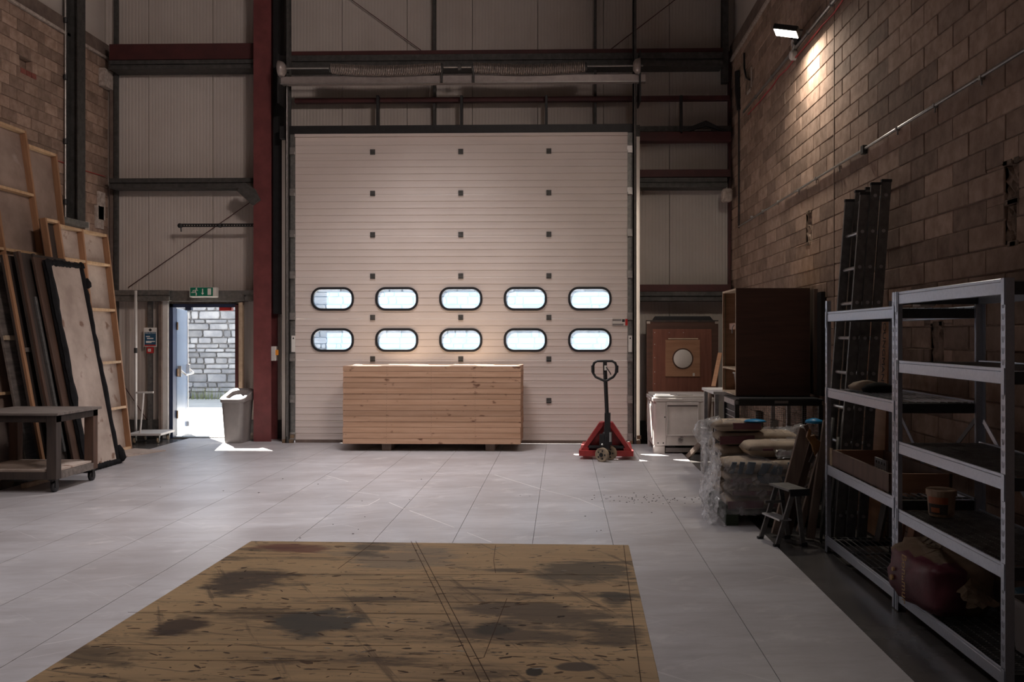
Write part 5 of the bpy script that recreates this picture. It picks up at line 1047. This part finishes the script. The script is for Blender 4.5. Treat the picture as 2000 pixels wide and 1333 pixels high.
# tub
tu = thing('plaster_tub', 'dirty round plastic tub with orange label on the near rack', 'tub', (2.10, 5.02, 0.580))
MB().lathe([(0.062, 0), (0.066, 0.01), (0.074, 0.115), (0.080, 0.116), (0.080, 0.145), (0.074, 0.148), (0.0, 0.146)], 28).obj('body', 'tub', tu, smooth=False)
def arc_patch(r0, r1, z0, z1, a0, a1, n=10):
    vs = []
    for k in range(n + 1):
        t = a0 + (a1 - a0) * k / n; vs += [(r0 * math.cos(t), r0 * math.sin(t), z0), (r1 * math.cos(t), r1 * math.sin(t), z1)]
    return MB().add(vs, [(2 * k, 2 * k + 2, 2 * k + 3, 2 * k + 1) for k in range(n)])
arc_patch(0.0722, 0.0745, 0.072, 0.11, math.radians(185), math.radians(275)).obj('label_band', 'tub_label', tu); arc_patch(0.0685, 0.0722, 0.015, 0.071, math.radians(185), math.radians(275)).obj('label_print', 'dark_board', tu); arc_patch(0.0695, 0.0718, 0.025, 0.052, math.radians(200), math.radians(240)).obj('label_picture', 'tub_label', tu)
# bags on the bottom shelf
def soft_bag(name, label, loc, sx, sy, sz, rz, m, seed, cat='bag'):
    r = thing(name, label, cat, loc, rz); RR = random.Random(seed); n, k = 24, 14; vs = []
    for j in range(k + 1):
        ph = math.pi * j / k
        for i in range(n):
            th = 2 * math.pi * i / n; sg = lambda v, p: math.copysign(abs(v) ** p, v)
            rr = 1 + RR.uniform(-0.035, 0.035)
            x = sg(math.cos(th), 0.42) * sg(math.sin(ph), 0.38) * sx / 2 * rr; y = sg(math.sin(th), 0.42) * sg(math.sin(ph), 0.38) * sy / 2 * rr; z = -sg(math.cos(ph), 0.5) * sz / 2 + RR.uniform(-0.006, 0.006)
            z += 0.12 * sz * math.sin(3 * x / sx + y * 4 / sy) * (1 if z > 0 else 0)
            q = Vector((x, y, z)); f_ = 1 + 0.10 * mnoise.noise(q * 14 + Vector((seed, 0, 0))) + 0.10 * mnoise.noise(Vector((x * 9, y * 9, z * 30)) + Vector((0, seed, 0)))
            vs.append((x * f_, y * f_, max(0, z * (2 + f_) / 3 + sz / 2)))
    mb = MB().add(vs, [(j * n + i, j * n + (i + 1) % n, (j + 1) * n + (i + 1) % n, (j + 1) * n + i) for j in range(k) for i in range(n)])
    o = mb.obj('sack', m, r, smooth=True); bm = bmesh.new(); bm.from_mesh(o.data); bmesh.ops.remove_doubles(bm, verts=bm.verts, dist=0.0005); bm.to_mesh(o.data); bm.free()
    return r, o
mbag, sk = soft_bag('mortar_bag', 'maroon and brown paper sack slumped over the rack bottom shelf', (2.04, 4.88, 0.116), 0.38, 0.52, 0.31, 0.12, 'maroon_bag', 3)
sk.data.materials.append(MATS['kraft'])
for p in sk.data.polygons:
    c = p.center
    if c.y < -0.27 and c.x > -0.12 or c.z > 0.275 or (c.y < -0.2 and c.x > 0.02): p.material_index = 1
t_ = text('Bonamur', 0.072, (-0.1985, 0.02, 0.15), (math.radians(90), math.radians(90), math.radians(-90)), 'gold_ink', mbag)
MB().prism([(0.012 * math.cos(a), 0.012 * math.sin(a)) for a in [k * 0.785 for k in range(8)]], -0.199, -0.19, lambda u, v, d: (d, u + 0.15, v + 0.17)).prism([(0.016 * math.cos(a), 0.016 * math.sin(a)) for a in [k * 0.785 for k in range(8)]], -0.199, -0.19, lambda u, v, d: (d, u + 0.165, v + 0.12)).obj('emblem', 'gold_ink', mbag)
crumple('neck_fold', lambda u, v: (-0.06 + 0.22 * u, -0.26 - 0.10 * v, 0.16 + 0.07 * math.sin(5 * u) * (1 - v) - 0.06 * v), 8, 6, 0.012, 8, 'kraft', mbag)
b2, _ = soft_bag('paper_sack', 'pale paper sack behind the maroon bag on the near rack', (2.35, 4.90, 0.114), 0.09, 0.26, 0.27, 0.0, 'kraft', 6)
B(-0.053, -0.04, -0.06, 0.02, 0.17, 0.22).obj('print_patch', 'bag_maroon', b2)
b3, _ = soft_bag('blue_sack', 'dark blue sack on the near rack bottom shelf', (2.27, 4.42, 0.114), 0.20, 0.22, 0.2, 0.0, 'bag_blue', 7)
o = thing('plastic_crate', 'grey plastic crate at the open end of the near rack', 'crate', (2.06, 3.30, 0.113)); loft([loop(0.24, 0.22, 0, r=0.03), loop(0.27, 0.25, 0.22, r=0.03), loop(0.29, 0.27, 0.222, r=0.04), loop(0.29, 0.27, 0.245, r=0.04), loop(0.26, 0.24, 0.245, r=0.03), loop(0.23, 0.21, 0.02, r=0.03)], True, True).obj('body', 'bin_grey', o); o.location.y = 4.15; o.location.x = 2.235

# ================================================================ LADDERS, BOARDS BEHIND THE RACK
def ladder_section(label, xb, xt, Yn, w, Hh, m='alu_dull'):
    r = thing('ladder_section', label, 'ladder', (xb, Yn, -0.012), group='extension ladder sections'); dx = xt - xb
    for y in (0, w):
        st = MB().bar((0, y, 0), (dx, y, Hh), 0.068, 0.026, (0, 1, 0)); st = MB().add([(p[0], p[1], p[2]) for p in st.v], st.f)
        so2 = st.obj('stile', m, r); B(dx - 0.038, dx + 0.038, y - 0.016, y + 0.016, Hh, Hh + 0.02).obj('end_cap', 'rubber', so2)
    n = int(Hh / 0.27)
    for k in range(1, n + 1):
        f_ = (k * 0.27 - 0.05) / Hh; MB().cyl((dx * f_, -0.018, Hh * f_), (dx * f_, w + 0.018, Hh * f_), 0.014, 8).obj('rung', 'aluminium', r)
Yl = 6.86
ladder_section('front aluminium ladder section, shorter top, against the wall', 2.10, 2.30, Yl + 0.02, 0.36, 2.66)
ladder_section('middle aluminium ladder section stacked against the wall', 2.18, 2.375, Yl, 0.36, 2.73)
ladder_section('rear aluminium ladder section next to the block wall', 2.26, 2.45, Yl - 0.02, 0.36, 2.75)
for x in ((2.12, 1.34), (2.11, 0.92)):
    pass
r, L = lean('staging_board', 'brown staging board printed YOUNGMAN behind the ladders', 'board', 6.93, 2.47, 2.535, 1.80)
B(0, 0.46, 0.0, 0.025, 0, L).obj('panel', 'tan_ply', r, bevel=0.002)
text('YOUNGMAN', 0.088, (0.10, 0.0255, 1.47), (math.radians(90), math.radians(90), math.radians(180)), 'ink', r); B(0.158, 0.163, 0.0252, 0.0258, 1.20, 1.72).obj('underline', 'ink', r)
r2, L2 = lean('leaning_plank', 'second brown plank behind the ladders, left of staging board', 'board', 7.42, 2.42, 2.50, 1.95); B(0, 0.2, 0.0, 0.03, 0, L2).obj('panel', 'brown_board', r2, bevel=0.002)
for i, (y, x, hh, m) in enumerate(((6.45, 2.25, 0.50, 'alu_dull'), (6.2, 2.3, 0.62, 'tan_ply'), (6.02, 2.3, 0.55, 'tan_ply'), (5.86, 2.32, 0.5, 'dark_board'))):
    r = thing('stored_plank', ['grey metal offcut', 'first tan offcut', 'second tan offcut', 'dark board offcut'][i] + ' standing in the far rack bottom shelf', 'board', (x, y, 0.113), group='offcuts on far rack bottom shelf'); MB().bar((0, 0, 0), (0.06, 0, hh - 0.2), 0.10, 0.02, (1, 0, 0)).obj('plank', m, r, bevel=0.002, seg=1)

# ================================================================ RIGHT WALL SERVICES
XW = XR - 0.018
p0, p1 = aX(2000, 98, XW), aX(1443, 443, XW); d = (p1 - p0); a_ = p0 - d * 0.35
cdn = thing('wall_conduit', 'long thin metal conduit sloping across the right block wall', 'conduit', p1)
MB().cyl(a_ - p1, (0, 0, 0), 0.011, 8).obj('pipe', 'conduit', cdn, smooth=True)
for px, py in ((1917, 158), (1826, 213), (1753, 258), (1640, 333), (1594, 355), (1560, 378), (1520, 400), (1490, 418), (1468, 430)):
    c_ = aX(px, py - 6, XW) - p1; MB().box(c_.x - 0.014, c_.x + 0.016, c_.y - 0.012, c_.y + 0.012, c_.z - 0.014, c_.z + 0.014).cyl((c_.x, c_.y, c_.z - 0.014), (c_.x, c_.y, c_.z - 0.045), 0.006, 6).obj('saddle_clip', 'conduit', cdn)
c_ = aX(1688, 293, XW) - p1; B(c_.x - 0.022, c_.x + 0.016, c_.y - 0.03, c_.y + 0.03, c_.z - 0.035, c_.z + 0.035).obj('inspection_box', 'dark_galv', cdn)
MB().cyl((0, 0, -0.02), aX(1443, 140, XW) - p1, 0.012, 6).obj('drop_cable', 'black_steel', cdn); c_ = aX(1443, 215, XW) - p1; d_ = aX(1441, 140, XW) - p1; MB().tube([c_, (c_ + d_) / 2, d_], [0.03, 0.05, 0.045], 8).obj('cable_sleeve', 'black_steel', cdn)
p0, p1 = aX(1640, 0, XW), aX(1452, 205, XW); zc = (p0.z + p1.z) / 2
uc = thing('lamp_conduit', 'upper metal conduit feeding the flood lamp on right wall', 'conduit', (XW, p1.y, 4.70))
MB().cyl((0, 0, 0), (0, 6.0 - p1.y, 0), 0.016, 8).obj('pipe', 'conduit', uc, smooth=True)
for y in (8.5, 9.3, 10.9, 11.8): B(-0.016, 0.016, y - p1.y - 0.012, y - p1.y + 0.012, -0.025, 0.025).obj('saddle_clip', 'conduit', uc)
RC = random.Random(8); tag(MB().tube([(XW + 0.004, y, 4.60 + RC.uniform(-0.02, 0.02)) for y in [6.0 + 0.35 * k for k in range(19)]], 0.009, 6).obj('red_cable', 'red_cable', smooth=True), 'slack red cable running under the flood lamp conduit', 'cable')
rs = thing('wall_patch', 'broken recess with plaster remains in the far corner of right wall', 'wall damage', aX(1462, 155, XR - 0.004)); B(-0.002, 0.003, -0.20, 0.20, -0.16, 0.14).obj('rough_patch', 'broken', rs)
for a in ((-0.24, -0.19, -0.16, 0.10), (-0.16, 0.06, -0.20, -0.165)): B(-0.010, 0.0, a[0], a[1], a[2], a[3]).obj('plaster_edge', 'plaster', rs)
MB().tube([(-0.02, 0.2, 0.42), (-0.025, 0.16, 0.2), (-0.03, 0.0, 0.02), (-0.02, -0.16, -0.05)], 0.014, 6).obj('cable', 'black_steel', rs)
tag(B(2.36, 2.50, 13.2, 13.4, 3.55, 3.74).obj('beam_packing', 'plaster', bevel=0.03), 'lump of pale mortar at the girt end on right wall', 'mortar')
c_ = aY(1375, 250, 13.2); fc = thing('folded_sheet', 'black sheet folded on the beam at upper right of the door', 'sheet', (c_.x, 13.32, aY(1333, 256, 13.3).z)); MB().prism([(-0.35, 0.0), (0.05, 0.16), (0.36, 0.0), (0.30, -0.0), (0.05, 0.08), (-0.2, 0.0)], 0.0, 0.25, fx).obj('sheet', 'black_steel', fc); B(-0.12, 0.12, -0.01, 0.0, 0.01, 0.018).obj('edge_wire', 'conduit', fc)

# ---- flood lamp
LC = aX(1535, 66, 2.27); LN = Vector((-0.30, -0.02, -0.95)).normalized()
fl_ = thing('flood_lamp', 'lit black flood lamp high on the right block wall', 'lamp', LC)
lx = Vector((0.80, -0.36, -0.10)); lx = (lx - LN * lx.dot(LN)).normalized(); ly = LN.cross(lx)
hw_, hh_ = 0.125, 0.085
lb = MB(); 
cr = lambda u, v, d: LN * d + lx * u + ly * v
lb.prism([(-hw_, -hh_), (hw_, -hh_), (hw_, hh_), (-hw_, hh_)], -0.06, -0.004, cr).obj('housing', 'black_steel', fl_, bevel=0.006)
MB().prism([(-hw_ + 0.012, -hh_ + 0.012), (hw_ - 0.012, -hh_ + 0.012), (hw_ - 0.012, hh_ - 0.012), (-hw_ + 0.012, hh_ - 0.012)], -0.004, 0.0, cr).obj('lens', 'led', fl_)
wp_ = aX(1557, 75, XW) - LC
MB().bar(LN * -0.05 + lx * (hw_ - 0.02), Vector((wp_.x - 0.02, wp_.y, wp_.z)), 0.10, 0.02).box(wp_.x - 0.02, wp_.x + 0.018, wp_.y - 0.07, wp_.y + 0.07, wp_.z - 0.05, wp_.z + 0.05).obj('bracket', 'black_steel', fl_)
jb = thing('junction_box', 'round white junction box with coiled flex below flood lamp', 'junction box', aX(1548, 108, XW - 0.02)); MB().lathe([(0.055, 0.035), (0.055, -0.015), (0.04, -0.03), (0.001, -0.03)], 16, (0, 0, 0), 'x').obj('box', 'sign_white', jb); 
MB().tube([(0.0 + 0.01 * math.sin(5 * k), -0.02 + 0.035 * math.cos(k * 0.7), 0.10 + 0.06 * math.sin(k * 0.7)) for k in range(19)], 0.007, 6).obj('flex_coil', 'white_paint', jb, smooth=True)
ao = area('flood_light', LC + LN * 0.02, LC + LN, 0.22, 0.14, FLOOD, (1.0, 0.89, 0.74))

# ---- housings for the added fill lamps, above and behind the viewer
for i, p in enumerate(FILL_POS + (FILL_POS3,)):
    o = thing('added_fill_lamp', ['added fill lamp over the left side behind the viewer', 'added fill lamp over the middle behind the viewer', 'added fill lamp above the racks out of view'][i], 'lamp', p, group='added fill lamps'); B(-0.8, 0.8, -0.4, 0.4, 0.0, 0.08).obj('housing', 'galv', o); MB().cyl((0, 0, 0.08), (0, 0, ZTOP - p[2]), 0.02, 8).obj('hanger', 'galv', o)

for i, p in enumerate(TOP_FILL):  # housings for the added overhead fill, out of view
    o = thing('added_overhead_lamp', ['far', 'middle', 'near'][i] + ' long added fill lamp over the hall floor', 'lamp', p, group='added overhead fill lamps'); B(-0.8, 0.8, -0.28, 0.28, 0.0, 0.07).obj('housing', 'galv', o); MB().cyl((0, 0, 0.07), (0, 0, ZTOP - p[2]), 0.02, 8).obj('hanger', 'galv', o)
# ================================================================ WORKBENCH
wbn = thing('workbench', 'stained plywood workbench in the foreground', 'table', BENCH_C, BENCH_R)
BW, BL = 1.216, 2.44
B(-BW / 2, BW / 2, -BL, 0, BENCH_Z - 0.024, BENCH_Z).obj('top', 'bench_ply', wbn, bevel=0.002)
for x in (-BW / 2 + 0.04, BW / 2 - 0.11):
    for y in (-0.13, -BL + 0.06): B(x, x + 0.07, y, y + 0.07, -0.0, BENCH_Z - 0.025).obj('leg', 'plank_wood', wbn)
for y in (-0.06, -BL + 0.04): B(-BW / 2 + 0.03, BW / 2 - 0.03, y, y + 0.022, BENCH_Z - 0.115, BENCH_Z - 0.025).obj('apron', 'plank_wood', wbn)
for x in (-BW / 2 + 0.015, BW / 2 - 0.037): B(x, x + 0.022, -BL + 0.063, -0.062, BENCH_Z - 0.115, BENCH_Z - 0.025).obj('apron', 'plank_wood', wbn)
def score(p, q, w=0.0012, m='ink'):
    a, b = bench_local(*p), bench_local(*q); a.z = b.z = BENCH_Z + 0.0002; MB().bar(a, b, w, 0.0005).obj('score_line', m, wbn)
mat('score', (0.10, 0.055, 0.03), rough=0.8)
for p, q in (((803, 1058), (938, 1333)), ((812, 1058), (957, 1333)), ((1218, 1066), (1252, 1333))): score(p, q, 0.0018, 'score')
for y, xa, xb in ((1122, 500, 1200), (1133, 690, 960), (1176, 620, 1100), (1197, 250, 640), (1198, 700, 880), (1260, 200, 800), (1290, 250, 640), (1155, 640, 830), (1308, 640, 700), (1095, 700, 830)): score((xa, y), (xb, y + 2), 0.0012, 'score')
for p, q in (((968, 1066), (964, 1095)), ((964, 1095), (968, 1120)), ((990, 1170), (945, 1285)), ((730, 1060), (660, 1112))): score(p, q, 0.0014, 'score')
RF = random.Random(77)
def flecks(n, m, smin, smax, asp, zt):
    mb = MB()
    for k in range(n):
        c = bench_local(RF.uniform(60, 1250), 1060 + 270 * RF.random() ** 0.8); l = RF.uniform(smin, smax); wd = l / RF.uniform(*asp); a = RF.gauss(0.05, 0.35) if RF.random() < 0.75 else RF.uniform(-1.6, 1.6)
        if abs(c.x) > BW / 2 - 0.02 or c.y > -0.01: continue
        q = 7; pts = [(math.cos(t) * l / 2 * RF.uniform(0.6, 1.1), math.sin(t) * wd / 2 * RF.uniform(0.5, 1.2)) for t in [2 * math.pi * j / q for j in range(q)]]
        mb.prism([(c.x + u * math.cos(a) - v * math.sin(a), c.y + u * math.sin(a) + v * math.cos(a)) for u, v in pts], BENCH_Z - 0.001, BENCH_Z + zt, lambda u, v, d: (u, v, d))
    mb.obj('paint_flecks', m, wbn, kind='stuff')
mat('fleck_dark', (0.05, 0.032, 0.024), rough=0.7); mat('fleck_brown', (0.13, 0.075, 0.042), rough=0.7); mat('fleck_white', (0.55, 0.52, 0.48), rough=0.7)
flecks(130, 'fleck_dark', 0.006, 0.026, (1.8, 5), 0.0003); flecks(200, 'fleck_brown', 0.006, 0.045, (2.5, 9), 0.00025); flecks(46, 'fleck_white', 0.006, 0.03, (4, 9), 0.0003)
# white chalk scuffs and dirt on the floor boards
mat('chalk', (0.75, 0.73, 0.73), rough=0.8); 
fm = MB()
def mark(pts, w=0.009):
    P = [aZ(*p) for p in pts]
    for a, b in zip(P, P[1:]): a.z = b.z = 0.0006; fm.bar(a, b, w, 0.0006)
for pts in (((966, 928), (1060, 957), (1130, 975), (1180, 995)), ((800, 998), (845, 1015), (887, 1031)), ((912, 1041), (960, 1060)), ((678, 959), (740, 968)), ((676, 993), (720, 987), (742, 975)), ((636, 929), (680, 941)), ((1100, 1020), (1150, 1016)), ((760, 982), (790, 995))): mark(pts)
tag(fm.obj('chalk_scuffs', 'chalk'), 'white chalky scuff lines on the pale floor boards', 'floor marks', kind='stuff')
dm = MB(); RD = random.Random(12)
for k in range(90):
    c = aZ(RD.gauss(1270, 60), RD.gauss(974, 5)) if k < 70 else aZ(RD.uniform(300, 1300), RD.uniform(930, 1060)); s = RD.uniform(0.002, 0.006); dm.box(c.x - s, c.x + s * 1.6, c.y - s, c.y + s, 0.0, 0.003)
tag(dm.obj('dirt_crumbs', 'dark_board'), 'scattered brown dirt crumbs on the floor boards', 'dirt', kind='stuff')
